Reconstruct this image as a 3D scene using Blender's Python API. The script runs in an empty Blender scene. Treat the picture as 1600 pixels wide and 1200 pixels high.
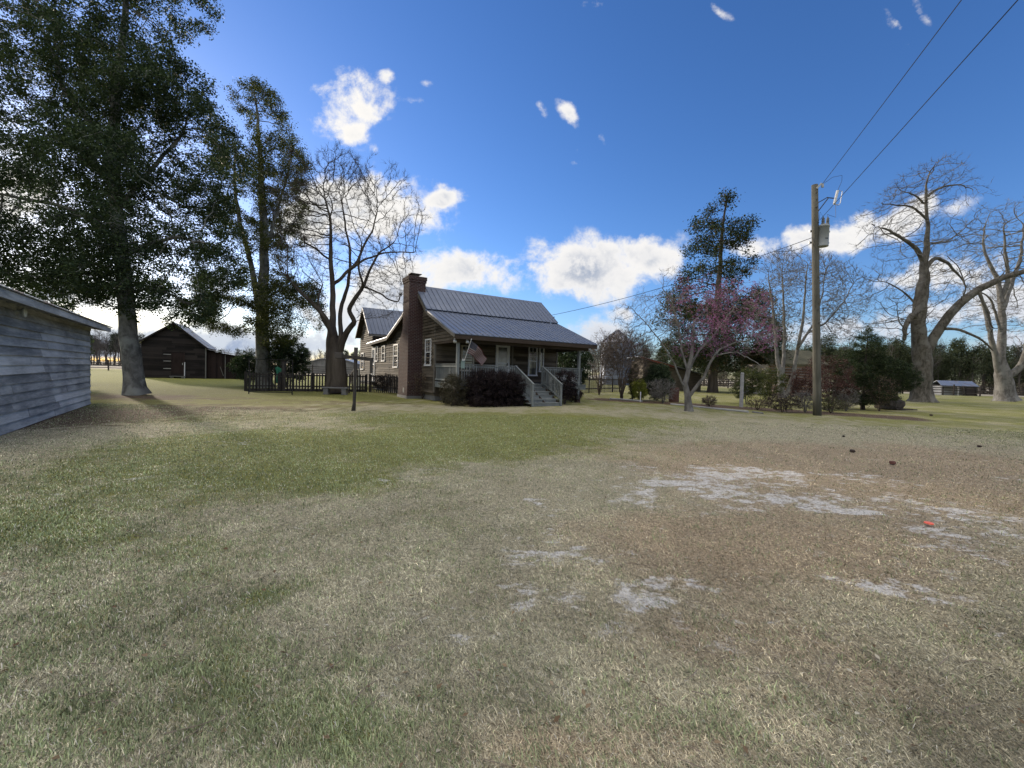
import bpy, math, random
import numpy as np
from math import radians, sin, cos, pi, atan, sqrt, degrees, atan2
from mathutils import Vector, Matrix, Quaternion
rng = np.random.default_rng(7); random.seed(7)
SC = bpy.context.scene
COL = SC.collection

# ------------------------------------------------------------------ camera
F = 650.0; CH = 1.6
PITCH = atan((600-582)/F); ROLL = radians(1.65)
cam_d = bpy.data.cameras.new('camera'); cam = bpy.data.objects.new('camera', cam_d); COL.objects.link(cam)
cam_d.sensor_width = 36; cam_d.lens = 36*F/1600; cam_d.clip_start = .05; cam_d.clip_end = 5000
CM = Matrix.Rotation(pi/2-PITCH, 3, 'X') @ Matrix.Rotation(ROLL, 3, 'Z')
cam.matrix_world = Matrix.Translation((0, 0, CH)) @ CM.to_4x4()
SC.camera = cam
SC.render.resolution_x = 1024; SC.render.resolution_y = 768

def ray(px, py): return CM @ Vector(((px-800)/F, -(py-600)/F, -1))
def G(px, py, z=0.0):                        # ground point seen at a spot of the photo
    d = ray(px, py); return Vector((0, 0, CH)) + d*((z-CH)/d.z)
def P(px, py, y):                            # point at a real distance y ahead
    d = ray(px, py); return Vector((0, 0, CH)) + d*(y/d.y)

# ------------------------------------------------------------------ sun, sky, exposure
SUN_EL = radians(12); SUN_AZ = radians(-49)  # azimuth from +Y, negative = left
SDIR = Vector((sin(SUN_AZ)*cos(SUN_EL), cos(SUN_AZ)*cos(SUN_EL), sin(SUN_EL)))
sl = bpy.data.lights.new('sun', 'SUN'); so = bpy.data.objects.new('sun', sl); COL.objects.link(so)
sl.energy = 2.0; sl.angle = radians(3); sl.color = (1, .86, .68)
so.rotation_euler = (-SDIR).to_track_quat('-Z', 'Y').to_euler()
SC.view_settings.view_transform = 'Standard'; SC.view_settings.look = 'None'
SC.view_settings.gamma = 1; SC.view_settings.exposure = 1.3

class NT:
    def __init__(s, tree): s.t = tree; s.n = tree.nodes; s.l = tree.links; s.n.clear()
    def new(s, kind, **kw):
        nd = s.n.new(kind)
        for k, v in kw.items(): setattr(nd, k, v)
        return nd
    def put(s, sock, v):
        if isinstance(v, bpy.types.NodeSocket): s.l.new(v, sock)
        elif v is not None: sock.default_value = v
    def m(s, op, a, b=None, c=None, clamp=False):
        nd = s.new('ShaderNodeMath', operation=op, use_clamp=clamp)
        s.put(nd.inputs[0], a)
        if b is not None: s.put(nd.inputs[1], b)
        if c is not None: s.put(nd.inputs[2], c)
        return nd.outputs[0]
    def v(s, op, a, b=None, out=0):
        nd = s.new('ShaderNodeVectorMath', operation=op); s.put(nd.inputs[0], a)
        if b is not None: s.put(nd.inputs[1], b)
        return nd.outputs[out]
    def mix(s, f, a, b, mode='MIX'):
        nd = s.new('ShaderNodeMix', data_type='RGBA', blend_type=mode)
        s.put(nd.inputs[0], f)
        s.put(nd.inputs[6], a if isinstance(a, bpy.types.NodeSocket) else (*a, 1) if len(a) == 3 else a)
        s.put(nd.inputs[7], b if isinstance(b, bpy.types.NodeSocket) else (*b, 1) if len(b) == 3 else b)
        return nd.outputs[2]
    def noise(s, vec, scale, detail=4, rough=.55, dist=0, lac=2.0, dim='3D'):
        nd = s.new('ShaderNodeTexNoise', noise_dimensions=dim)
        s.put(nd.inputs['Vector'], vec); s.put(nd.inputs['Scale'], scale)
        nd.inputs['Detail'].default_value = detail; nd.inputs['Roughness'].default_value = rough
        nd.inputs['Distortion'].default_value = dist; nd.inputs['Lacunarity'].default_value = lac
        return nd.outputs[0]
    def map(s, x, a, b, c=0, d=1, smooth=True):
        nd = s.new('ShaderNodeMapRange', interpolation_type='SMOOTHSTEP' if smooth else 'LINEAR')
        s.put(nd.inputs[0], x); s.put(nd.inputs[1], a); s.put(nd.inputs[2], b); s.put(nd.inputs[3], c); s.put(nd.inputs[4], d)
        return nd.outputs[0]
    def scale(s, vec, sx, sy, sz):
        return s.v('MULTIPLY', vec, (sx, sy, sz))

def build_world():
    w = bpy.data.worlds.new('World'); SC.world = w; w.use_nodes = True
    n = NT(w.node_tree)
    sky = n.new('ShaderNodeTexSky', sky_type='NISHITA'); sky.sun_disc = False
    sky.sun_elevation = radians(24); sky.sun_rotation = SUN_AZ
    sky.sun_elevation = SUN_EL
    sky.altitude = 30; sky.air_density = 1.0; sky.dust_density = .4; sky.ozone_density = 2.2
    tc = n.new('ShaderNodeTexCoord'); d = n.v('NORMALIZE', tc.outputs['Generated'])
    sp = n.new('ShaderNodeSeparateXYZ'); n.l.new(d, sp.inputs[0]); X, Y, Z = sp.outputs
    hs = n.new('ShaderNodeHueSaturation'); hs.inputs['Saturation'].default_value = 1.18; hs.inputs['Value'].default_value = 1.0
    n.l.new(sky.outputs[0], hs.inputs['Color'])
    skyc = n.mix(1.0, hs.outputs[0], SKY_TINT, 'MULTIPLY')
    ys = n.m('MAXIMUM', Y, .02)
    u = n.m('DIVIDE', X, ys); v = n.m('DIVIDE', Z, ys)
    cb = n.new('ShaderNodeCombineXYZ'); n.l.new(u, cb.inputs[0]); n.l.new(v, cb.inputs[1]); uv = cb.outputs[0]
    # clouds: (px, py, half width, half height, tilt deg, weight)
    CL = [(545,160,62,46,35,1.0),(548,200,34,32,-10,.95),(580,160,46,34,20,.9),(545,130,30,26,0,.7),(505,138,34,22,20,.60),(575,232,36,16,0,.50),(608,119,14,13,0,.75),(655,157,30,12,10,.45),(672,130,18,9,0,.46),
          (688,309,34,19,5,1.0),(660,298,26,12,0,.55),(692,288,18,8,0,.52),
          (560,325,130,62,0,1.15),(480,350,90,60,0,.9),(630,318,36,18,15,.9),
          (690,428,150,36,3,1.05),(620,455,110,50,0,1.15),(560,480,120,50,0,1.0),(780,450,70,18,4,.6),(770,400,40,7,0,.55),
          (920,422,96,50,-6,1.3),(1000,402,90,38,8,1.15),(880,447,70,30,-10,1.0),(910,458,46,22,0,.9),(1050,400,40,14,0,.5),(835,416,14,11,0,.8),
          (887,175,26,13,-50,.72),(847,172,22,10,-50,.52),(938,212,24,9,-50,.56),(897,232,12,8,-40,.48),(893,252,10,7,0,.46),
          (935,520,60,30,0,1.1),(960,500,40,20,0,.7),(860,520,60,24,0,.7),
          (1190,388,50,22,0,.95),(1260,378,56,26,10,.95),(1340,362,90,30,18,1.15),(1420,330,70,26,25,.9),(1490,320,60,20,20,.5),
          (1400,440,60,20,10,.7),(1490,425,110,34,5,1.0),(1580,460,80,40,0,1.1),(1340,515,110,26,0,.9),(1480,490,90,24,0,.7),(1250,520,70,22,0,.7),(1600,540,90,30,0,.9),(1080,480,60,26,0,.5),
          (930,4,40,13,0,.62),(1130,14,36,12,-35,.5),(1405,48,56,13,-55,.52),(1440,18,44,12,-60,.48),
          (75,288,50,22,0,.7),(110,455,120,40,0,.95),(330,440,80,30,0,.6),(190,350,50,18,0,.5),(420,520,160,20,0,.6),(300,535,330,34,0,1.2),(200,566,420,26,0,1.3),(700,570,300,16,0,.8),(-150,300,260,150,0,1.1),(-300,480,300,70,0,1.0),(1850,330,200,60,0,.9),
          ]
    field = None
    wob = n.new('ShaderNodeTexNoise'); wob.inputs['Scale'].default_value = 5.0; wob.inputs['Detail'].default_value = 3
    n.l.new(uv, wob.inputs['Vector'])
    wv = n.v('MULTIPLY', n.v('SUBTRACT', wob.outputs['Color'], (.5, .5, .5)), (.075, .055, 0))
    uvw = n.v('ADD', uv, wv)
    for (px, py, a, b, ang, wt) in CL:
        dd = ray(px, py); cu, cv = dd.x/dd.y, dd.z/dd.y
        a /= F; b /= F; t = radians(-ang if False else ang)
        q = n.v('SUBTRACT', uvw, (cu, cv, 0))
        p1 = n.v('DOT_PRODUCT', q, (cos(t)/a, sin(t)/a, 0), out=1)
        p2 = n.v('DOT_PRODUCT', q, (-sin(t)/b, cos(t)/b, 0), out=1)
        r2 = n.m('MULTIPLY_ADD', p1, p1, n.m('MULTIPLY', p2, p2))
        e = n.m('MULTIPLY', n.m('EXPONENT', n.m('MULTIPLY', r2, -.9)), wt)
        field = e if field is None else n.m('SMOOTH_MAX', field, e, .18)
    field = n.m('MINIMUM', field, 1.4)
    nz = n.noise(uv, 9, 11, .66, .15)
    sx, sy = SDIR.x/SDIR.y, SDIR.z/SDIR.y
    nz2 = n.noise(n.v('ADD', uv, (-.012, .016, 0)), 9, 6, .58, .15)
    dens = n.m('ADD', field, n.m('MULTIPLY', n.m('SUBTRACT', nz, .5), n.map(field, .03, .6, .9, 2.3)))
    amt = n.map(dens, .36, .90)
    inner = n.map(dens, .75, 1.35)
    rel = n.map(n.m('SUBTRACT', nz2, nz), -.07, .09)     # relief towards the sun
    front = n.map(Y, .03, .12)
    amt = n.m('MULTIPLY', n.m('MULTIPLY', amt, front), n.map(Z, -.01, .01))
    shade = n.m('MULTIPLY', inner, n.m('MULTIPLY_ADD', rel, .8, .2))
    sund = n.v('DOT_PRODUCT', d, tuple(SDIR), out=1)
    glow = n.map(sund, .72, .99)
    cb1 = n.mix(shade, CLOUD_LIT, CLOUD_SHD)
    cb2 = n.mix(glow, cb1, n.mix(shade, (1.12*CS, 1.08*CS, 1.0*CS), (.62*CS, .67*CS, .76*CS)))
    cb2 = n.mix(n.map(Z, .01, .24), n.mix(1.0, cb2, (.66, .74, .88), 'MULTIPLY'), cb2)
    # unseen broken cloud added behind and above the viewer to brighten the ground
    gz = n.noise(n.scale(d, 1, 1, 2.2), 2.3, 8, .6, .3)
    back = n.m('MULTIPLY', n.map(gz, .42, .56), n.m('MULTIPLY', n.m('MAXIMUM', n.map(Y, .10, -.25), n.map(Z, .78, .90)), n.map(Z, 0, .05)))
    backc = n.mix(n.map(gz, .52, .75), BACK_LIT, BACK_SHD)
    c = n.mix(amt, skyc, cb2)
    backc = n.mix(1.0, backc, n.mix(n.map(Z, .25, .8), (.34, .34, .36), (1.55, 1.52, 1.45)), 'MULTIPLY')  # added cloud made brighter overhead than low down, to favour the ground
    c = n.mix(back, c, backc)
    bg = n.new('ShaderNodeBackground'); n.l.new(c, bg.inputs[0]); bg.inputs[1].default_value = SKY_STR
    out = n.new('ShaderNodeOutputWorld'); n.l.new(bg.outputs[0], out.inputs[0])

SKY_STR = .10
SKY_TINT = (.57, .65, .91)
CS = 3.9
CLOUD_LIT = (1.0*CS, .98*CS, .96*CS); CLOUD_SHD = (.44*CS, .50*CS, .62*CS)
BACK_LIT = (8.6, 8.25, 7.7); BACK_SHD = (4.8, 4.75, 4.6)
build_world()

# ------------------------------------------------------------------ numpy noise
def vnoise(x, y, seed=0):
    xi = np.floor(x).astype(np.int64); yi = np.floor(y).astype(np.int64)
    fx = x-xi; fy = y-yi; fx = fx*fx*(3-2*fx); fy = fy*fy*(3-2*fy)
    def h(a, b):
        n = (a*374761393 + b*668265263 + seed*974634777) & 0xffffffff
        n = ((n ^ (n >> 13))*1274126177) & 0xffffffff
        return ((n ^ (n >> 16)) & 0xffff)/65535.
    return (h(xi, yi)*(1-fx)+h(xi+1, yi)*fx)*(1-fy)+(h(xi, yi+1)*(1-fx)+h(xi+1, yi+1)*fx)*fy
def fbm(x, y, sc, o=4, seed=0):
    r = 0; a = .5; t = 0
    for i in range(o):
        r = r+a*vnoise(x*sc*2**i+13.7*i, y*sc*2**i-7.1*i, seed+i); t += a; a *= .55
    return r/t
def sstep(x, a, b):
    t = np.clip((x-a)/(b-a), 0, 1); return t*t*(3-2*t)

# ------------------------------------------------------------------ scene helpers
def tag(o, label=None, cat=None, group=None, kind=None):
    if label: o['label'] = label
    if cat: o['category'] = cat
    if group: o['group'] = group
    if kind: o['kind'] = kind
    return o
def thing(name, label, cat, loc=(0, 0, 0), rz=0, group=None):
    o = bpy.data.objects.new(name, None); COL.objects.link(o); o.location = loc; o.rotation_euler = (0, 0, rz)
    o.empty_display_size = .2
    return tag(o, label, cat, group)
def link(name, me, parent=None):
    o = bpy.data.objects.new(name, me); COL.objects.link(o)
    if parent: o.parent = parent
    return o
class MB:
    def __init__(s): s.v = []; s.f = []; s.mi = []; s.m = 0
    def add(s, vs, fs):
        b = len(s.v); s.v += [tuple(p) for p in vs]; s.f += [tuple(i+b for i in f) for f in fs]; s.mi += [s.m]*len(fs)
    def hexa(s, p):   # 4 bottom, 4 top
        s.add(p, [(3, 2, 1, 0), (4, 5, 6, 7), (0, 1, 5, 4), (1, 2, 6, 5), (2, 3, 7, 6), (3, 0, 4, 7)])
    def box(s, x0, x1, y0, y1, z0, z1):
        s.hexa([(x0, y0, z0), (x1, y0, z0), (x1, y1, z0), (x0, y1, z0), (x0, y0, z1), (x1, y0, z1), (x1, y1, z1), (x0, y1, z1)])
    def beam(s, a, b, w, h, up=(0, 0, 1)):   # board from a to b, w across, h along up
        a = Vector(a); b = Vector(b); d = (b-a).normalized(); up = Vector(up)
        r = d.cross(up)
        if r.length < 1e-4: r = d.cross(Vector((1, 0, 0)))
        r.normalize(); u = r.cross(d).normalized(); r = r*w/2; u = u*h/2
        s.hexa([a-r-u, a+r-u, b+r-u, b-r-u, a-r+u, a+r+u, b+r+u, b-r+u])
    def prism(s, poly, ext):
        poly = [Vector(p) for p in poly]; e = Vector(ext); n = len(poly)
        s.add(poly+[p+e for p in poly], [tuple(range(n))[::-1], tuple(range(n, 2*n))]+[(i, (i+1) % n, n+(i+1) % n, n+i) for i in range(n)])
    def tube(s, pts, rs, k=8, cap=True):
        pts = [Vector(p) for p in pts]; n = len(pts)
        if not hasattr(rs, '__len__'): rs = [rs]*n
        ref = None; vs = []
        for i, p in enumerate(pts):
            t = (pts[min(i+1, n-1)]-pts[max(i-1, 0)]).normalized()
            if ref is None: ref = t.cross(Vector((0, 0, 1))) if abs(t.z) < .9 else t.cross(Vector((0, 1, 0)))
            x = (ref-t*ref.dot(t)).normalized(); y = t.cross(x); ref = x
            for j in range(k):
                a = 2*pi*j/k; vs.append(p+x*(cos(a)*rs[i])+y*(sin(a)*rs[i]))
        fs = [(i*k+j, i*k+(j+1) % k, (i+1)*k+(j+1) % k, (i+1)*k+j) for i in range(n-1) for j in range(k)]
        if cap: fs += [tuple(range(k))[::-1], tuple((n-1)*k+j for j in range(k))]
        s.add(vs, fs)
    def build(s, name, mats, parent=None, smooth=False, bevel=0):
        me = bpy.data.meshes.new(name); me.from_pydata(s.v, [], s.f)
        for m in (mats if isinstance(mats, (list, tuple)) else [mats]): me.materials.append(m)
        if any(s.mi): me.polygons.foreach_set('material_index', s.mi)
        if smooth: me.polygons.foreach_set('use_smooth', [True]*len(s.f))
        me.update(); o = link(name, me, parent)
        if bevel:
            b = o.modifiers.new('b', 'BEVEL'); b.width = bevel; b.segments = 1; b.limit_method = 'ANGLE'
        return o
def np_mesh(name, V, Fc, mats, parent=None, smooth=False, mi=None, fs=4):
    me = bpy.data.meshes.new(name); V = np.asarray(V, np.float32); Fc = np.asarray(Fc, np.int32)
    me.vertices.add(len(V)); me.vertices.foreach_set('co', V.ravel())
    me.loops.add(Fc.size); me.loops.foreach_set('vertex_index', Fc.ravel())
    me.polygons.add(len(Fc)); me.polygons.foreach_set('loop_start', np.arange(0, Fc.size, fs, dtype=np.int32))
    for m in (mats if isinstance(mats, (list, tuple)) else [mats]): me.materials.append(m)
    if mi is not None: me.polygons.foreach_set('material_index', np.asarray(mi, np.int32))
    if smooth: me.polygons.foreach_set('use_smooth', np.ones(len(Fc), bool) if smooth is True else np.asarray(smooth, bool))
    me.update(calc_edges=True); me.validate()
    return link(name, me, parent)

# ------------------------------------------------------------------ materials
def mat_base(name):
    m = bpy.data.materials.new(name); m.use_nodes = True; n = NT(m.node_tree)
    b = n.new('ShaderNodeBsdfPrincipled'); o = n.new('ShaderNodeOutputMaterial'); n.l.new(b.outputs[0], o.inputs[0])
    tc = n.new('ShaderNodeTexCoord')
    return m, n, b, tc.outputs['Object']
def bump(n, b, h, strength, dist=.01):
    bp = n.new('ShaderNodeBump'); bp.inputs['Strength'].default_value = strength; bp.inputs['Distance'].default_value = dist
    n.put(bp.inputs['Height'], h); n.l.new(bp.outputs[0], b.inputs['Normal'])
def island(n):
    return n.new('ShaderNodeNewGeometry').outputs['Random Per Island']
def M_wood(name, dark, light, stretch=(1, 1, 8), sc=3, var=.5, rough=.85, bs=.4, streak=0):
    m, n, b, co = mat_base(name)
    r = island(n)
    v = n.v('ADD', n.scale(co, *stretch), n.v('SCALE', (31.7, 17.3, 5.1)) if False else (0, 0, 0))
    cbx = n.new('ShaderNodeCombineXYZ'); n.l.new(n.m('MULTIPLY', r, 37.), cbx.inputs[0]); n.l.new(n.m('MULTIPLY', r, 91.), cbx.inputs[1])
    v = n.v('ADD', v, cbx.outputs[0])
    g = n.noise(v, sc, 6, .6, .4); g2 = n.noise(v, sc*6, 4, .6)
    big = n.noise(co, .8, 3, .5)
    f = n.m('ADD', n.m('MULTIPLY', g, .55), n.m('MULTIPLY', g2, .25)); f = n.m('ADD', f, n.m('MULTIPLY', n.m('SUBTRACT', r, .5), var)); f = n.m('ADD', f, n.m('MULTIPLY', n.m('SUBTRACT', big, .4), .5))
    c = n.mix(n.map(f, .15, .75), dark, light)
    n.l.new(c, b.inputs['Base Color']); b.inputs['Roughness'].default_value = rough; b.inputs['Specular IOR Level'].default_value = .2
    bump(n, b, n.m('ADD', g, g2), bs, .008)
    return m
def M_plain(name, col, rough=.6, metal=0, var=.15, sc=4, spec=.4, bs=0):
    m, n, b, co = mat_base(name)
    g = n.noise(co, sc, 5, .6)
    c = n.mix(g, tuple(x*(1-var) for x in col), tuple(min(1, x*(1+var)) for x in col))
    n.l.new(c, b.inputs['Base Color']); b.inputs['Roughness'].default_value = rough; b.inputs['Metallic'].default_value = metal
    b.inputs['Specular IOR Level'].default_value = spec
    if bs: bump(n, b, n.noise(co, sc*5, 4, .6), bs, .01)
    return m
def M_metalroof(name, col=(.42, .45, .5), rough=.42, rust=0.0, metal=.75):
    m, n, b, co = mat_base(name)
    g = n.noise(n.scale(co, 1, .25, .25), 5, 6, .65); g2 = n.noise(co, 1.1, 4, .5)
    c = n.mix(g, tuple(x*.78 for x in col), tuple(x*1.15 for x in col))
    if rust: c = n.mix(n.m('MULTIPLY', n.map(g2, .5, .68), rust), c, (.19, .09, .05))
    n.l.new(c, b.inputs['Base Color']); b.inputs['Metallic'].default_value = metal
    n.put(b.inputs['Roughness'], n.map(g2, .3, .7, rough-.07, rough+.12))
    return m
def M_brick(name):
    m, n, b, co = mat_base(name)
    sp = n.new('ShaderNodeSeparateXYZ'); n.l.new(co, sp.inputs[0])
    cb = n.new('ShaderNodeCombineXYZ'); n.l.new(n.m('ADD', sp.outputs[0], sp.outputs[1]), cb.inputs[0]); n.l.new(sp.outputs[2], cb.inputs[1])
    br = n.new('ShaderNodeTexBrick'); n.l.new(cb.outputs[0], br.inputs['Vector'])
    br.inputs['Scale'].default_value = 1; br.inputs['Brick Width'].default_value = .21; br.inputs['Row Height'].default_value = .078
    br.inputs['Mortar Size'].default_value = .012; br.inputs['Mortar Smooth'].default_value = .3; br.inputs['Bias'].default_value = -.2
    br.inputs['Color1'].default_value = (.052, .022, .021, 1); br.inputs['Color2'].default_value = (.026, .012, .013, 1); br.inputs['Mortar'].default_value = (.13, .115, .11, 1)
    g = n.noise(co, 2.5, 5, .6)
    c = n.mix(n.map(g, .3, .8), br.outputs[0], (.06, .035, .03)); c = n.mix(.75, br.outputs[0], c)
    n.l.new(c, b.inputs['Base Color']); b.inputs['Roughness'].default_value = .9; b.inputs['Specular IOR Level'].default_value = .15
    bump(n, b, n.m('SUBTRACT', n.m('MULTIPLY', g, .3), br.outputs[1]), .8, .008)
    return m
def M_glass(name, col=(.02, .025, .03), rough=.06):
    m, n, b, co = mat_base(name)
    g = n.noise(co, 1.3, 2, .5)
    n.l.new(n.mix(n.map(g, .4, .6), col, tuple(x*2.2 for x in col)), b.inputs['Base Color'])
    b.inputs['Roughness'].default_value = rough; b.inputs['Specular IOR Level'].default_value = .9
    bump(n, b, n.noise(co, 3, 2, .5), .05, .02)
    return m
def M_bark(name, dark, light, sc=4, stretch=(1, 1, .35), patch=None, bs=.7):
    m, n, b, co = mat_base(name)
    v = n.scale(co, *stretch)
    g = n.noise(v, sc, 7, .65, .5); g2 = n.noise(co, .9, 4, .6)
    c = n.mix(n.map(g, .3, .7), dark, light)
    if patch: c = n.mix(n.m('MULTIPLY', n.map(g2, .5, .62), .7), c, patch)
    n.l.new(c, b.inputs['Base Color']); b.inputs['Roughness'].default_value = .92; b.inputs['Specular IOR Level'].default_value = .12
    bump(n, b, g, bs, .03)
    return m
def M_leaf(name, c1, c2, c3=None, trans=.25, rough=.5):
    rough = max(rough, .62)
    m, n, b, co = mat_base(name)
    r = island(n); g = n.noise(co, .6, 3, .6)
    c = n.mix(n.m('ADD', n.m('MULTIPLY', r, .7), n.m('MULTIPLY', n.m('SUBTRACT', g, .35), .9), clamp=True), c1, c2)
    if c3: c = n.mix(n.map(r, .86, .95), c, c3)
    n.l.new(c, b.inputs['Base Color']); b.inputs['Roughness'].default_value = rough; b.inputs['Specular IOR Level'].default_value = .18
    tr = n.new('ShaderNodeBsdfTranslucent'); n.l.new(n.mix(1, c, (1.2, 1.3, .7), 'MULTIPLY'), tr.inputs[0])
    mx = n.new('ShaderNodeMixShader'); mx.inputs[0].default_value = trans
    out = [x for x in n.n if x.type == 'OUTPUT_MATERIAL'][0]
    n.l.new(b.outputs[0], mx.inputs[1]); n.l.new(tr.outputs[0], mx.inputs[2]); n.l.new(mx.outputs[0], out.inputs[0])
    return m

W_SHED = M_wood('weathered_blue_grey_boards', (.12, .13, .14), (.55, .56, .565), (.35, .35, 3), 2.6, .26)
W_SIDE = M_wood('weathered_brown_siding', (.036, .029, .021), (.150, .127, .098), (.35, .35, 3), 3, .4)
W_BARN = M_wood('dark_barn_boards', (.010, .009, .009), (.036, .030, .028), (.35, .35, 3), 3, .6)
W_BARND = M_wood('dark_barn_doors', (.012, .008, .008), (.034, .023, .021), (3, 3, .35), 3, .5)
W_TRIM = M_wood('weathered_trim', (0.090, 0.081, 0.067), (0.180, 0.166, 0.144), (.5, .5, .5), 3, .3)
W_FASC = M_wood('brown_fascia', (0.029, 0.021, 0.015), (0.067, 0.050, 0.038), (.3, 3, 3), 3, .3)
W_DECK = M_wood('grey_deck_lumber', (0.116, 0.130, 0.130), (0.232, 0.250, 0.246), (2, 2, .5), 3, .4)
W_FENCE = M_wood('dark_fence_wood', (0.021, 0.019, 0.018), (0.072, 0.066, 0.060), (3, 3, .35), 3, .5)
W_RAIL = M_wood('black_brown_rails', (0.024, 0.021, 0.019), (0.078, 0.066, 0.060), (.4, .4, 3), 3, .5)
W_POLE = M_wood('utility_pole_wood', (.042, .043, .036), (.145, .14, .115), (4, 4, .22), 2.5, 0, bs=.7)
W_GREY = M_wood('grey_post_wood', (0.079, 0.079, 0.074), (0.203, 0.203, 0.191), (4, 4, .4), 3, .3)
W_PALE = M_wood('pale_timber', (0.210, 0.210, 0.203), (0.413, 0.413, 0.405), (.5, .5, 3), 3, .3)
ROOF = M_metalroof('galvanised_roof', (.15, .175, .23), .45, metal=.35)
ROOF2 = M_metalroof('old_tin_roof', (.32, .35, .39), .4, .5)
BRICK = M_brick('red_brick')
WHITE = M_plain('white_paint', (.62, .63, .64), .5)
GLASS = M_glass('window_glass')
DARK = M_plain('dark_interior', (.015, .013, .012), .9)
CONC = M_plain('concrete', (.17, .17, .165), .9, var=.3, bs=.3)
STEEL = M_plain('galvanised_steel', (.42, .44, .45), .45, .7)
BLACKM = M_plain('black_metal', (.02, .02, .02), .5, .3)

# ------------------------------------------------------------------ ground
def ellipse_px(px, py, rx, ry):
    c = G(px, py); a = G(px+rx, py); b1 = G(px, py-ry); b2 = G(px, py+ry)
    return c.x, c.y, abs(a.x-c.x), abs(b1.y-b2.y)/2
SAND = [(1080,752,90,7,.7),(1180,778,80,8,.7),(1290,790,60,6,.6),(1230,748,70,5,.6),(1420,790,70,7,.7),(1540,815,70,8,.8),(1580,800,60,6,.6),(1410,905,60,7,.6),(1300,885,50,5,.6),(900,870,35,7,.6),(770,880,25,7,.5),(1000,955,60,7,.7),(1040,925,60,7,.6),(860,815,30,6,.6),(1130,965,40,7,.6),(1480,935,60,8,.6),(1540,975,50,8,.6),(790,910,26,8,.6),(1055,768,55,15,1),(1045,790,35,8,.8),(1180,772,60,9,.9),(1215,790,55,9,1),(1130,734,60,8,.95),(1060,738,40,6,.6),(1240,766,45,7,.8),(975,733,25,5,.6),(850,778,25,9,.9),(870,798,22,8,.7),
        (835,845,52,14,.95),(880,855,30,8,.7),(815,870,25,8,.8),(915,885,30,10,.7),(845,920,60,14,.8),(820,935,30,8,.7),(985,938,55,10,1.05),(1060,965,35,9,.8),(1095,980,28,9,.9),(1015,928,30,7,.9),(960,970,50,14,.6),
        (1355,742,48,6,.8),(1310,738,30,4,.6),(1345,802,30,9,.8),(1400,765,50,8,.7),(1460,800,60,8,.7),(1490,830,60,9,.8),(1560,850,50,12,.8),(1540,872,30,8,.9),(1450,850,50,9,.6),(1590,820,40,9,.7),
        (1330,893,55,8,.8),(1380,912,50,9,.95),(1430,925,30,6,.7),(1500,960,60,12,.7),(1570,1000,60,18,.7),(1400,870,60,10,.4),(1590,740,60,4,.4),(1560,745,60,5,.3),
        (700,950,60,30,.42),(760,1000,50,25,.3),(610,1090,40,18,.5),(600,1100,20,10,.6),(1120,1010,40,20,.35),(630,745,40,5,.4),(1180,735,60,8,.7),(480,1090,30,10,.25),(230,745,40,8,.5),(350,695,30,8,.5),(70,895,30,8,.35),(1200,1000,90,30,.25),(900,1060,60,30,.3)]
SANDW = [(*ellipse_px(p, q, a, b), w) for p, q, a, b, w in SAND]
GREEN = [(120,760,260,70,.85),(60,830,140,30,.8),(330,690,160,28,.9),(460,740,140,28,.8),(620,700,260,30,1.0),(800,680,240,22,.95),(900,655,180,12,.8),(560,760,120,18,.6),(430,925,45,22,.8),(250,655,200,12,.5),(700,655,240,12,.9),
         (420,1060,220,80,.6),(500,1130,160,70,.55),(150,1000,280,120,.40),(300,920,260,60,.25),(60,1130,200,80,.25),(700,820,160,40,.35),(300,860,300,60,.4),(1120,1130,160,60,.25),(900,1150,120,60,.15)]
GREENW = [(*ellipse_px(p, q, a, b), w) for p, q, a, b, w in GREEN]
BROWN = [(1330,760,300,60,1.0),(1500,720,260,30,1.0),(1050,850,200,60,.6),(1250,860,260,60,.7),(1450,1100,260,140,.5),(1000,1170,200,60,.6),(850,1180,120,60,.7),(1000,700,300,20,.5),(1100,1000,200,60,.4),(480,860,80,20,.3)]
BROWNW = [(*ellipse_px(p, q, a, b), w) for p, q, a, b, w in BROWN]
def gsum(x, y, L, k=1.0):
    r = np.zeros_like(x)
    for cx, cy, rx, ry, w in L:
        r = r + w*np.exp(-(((x-cx)/(rx*k))**2+((y-cy)/(ry*k))**2))
    return r
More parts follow.
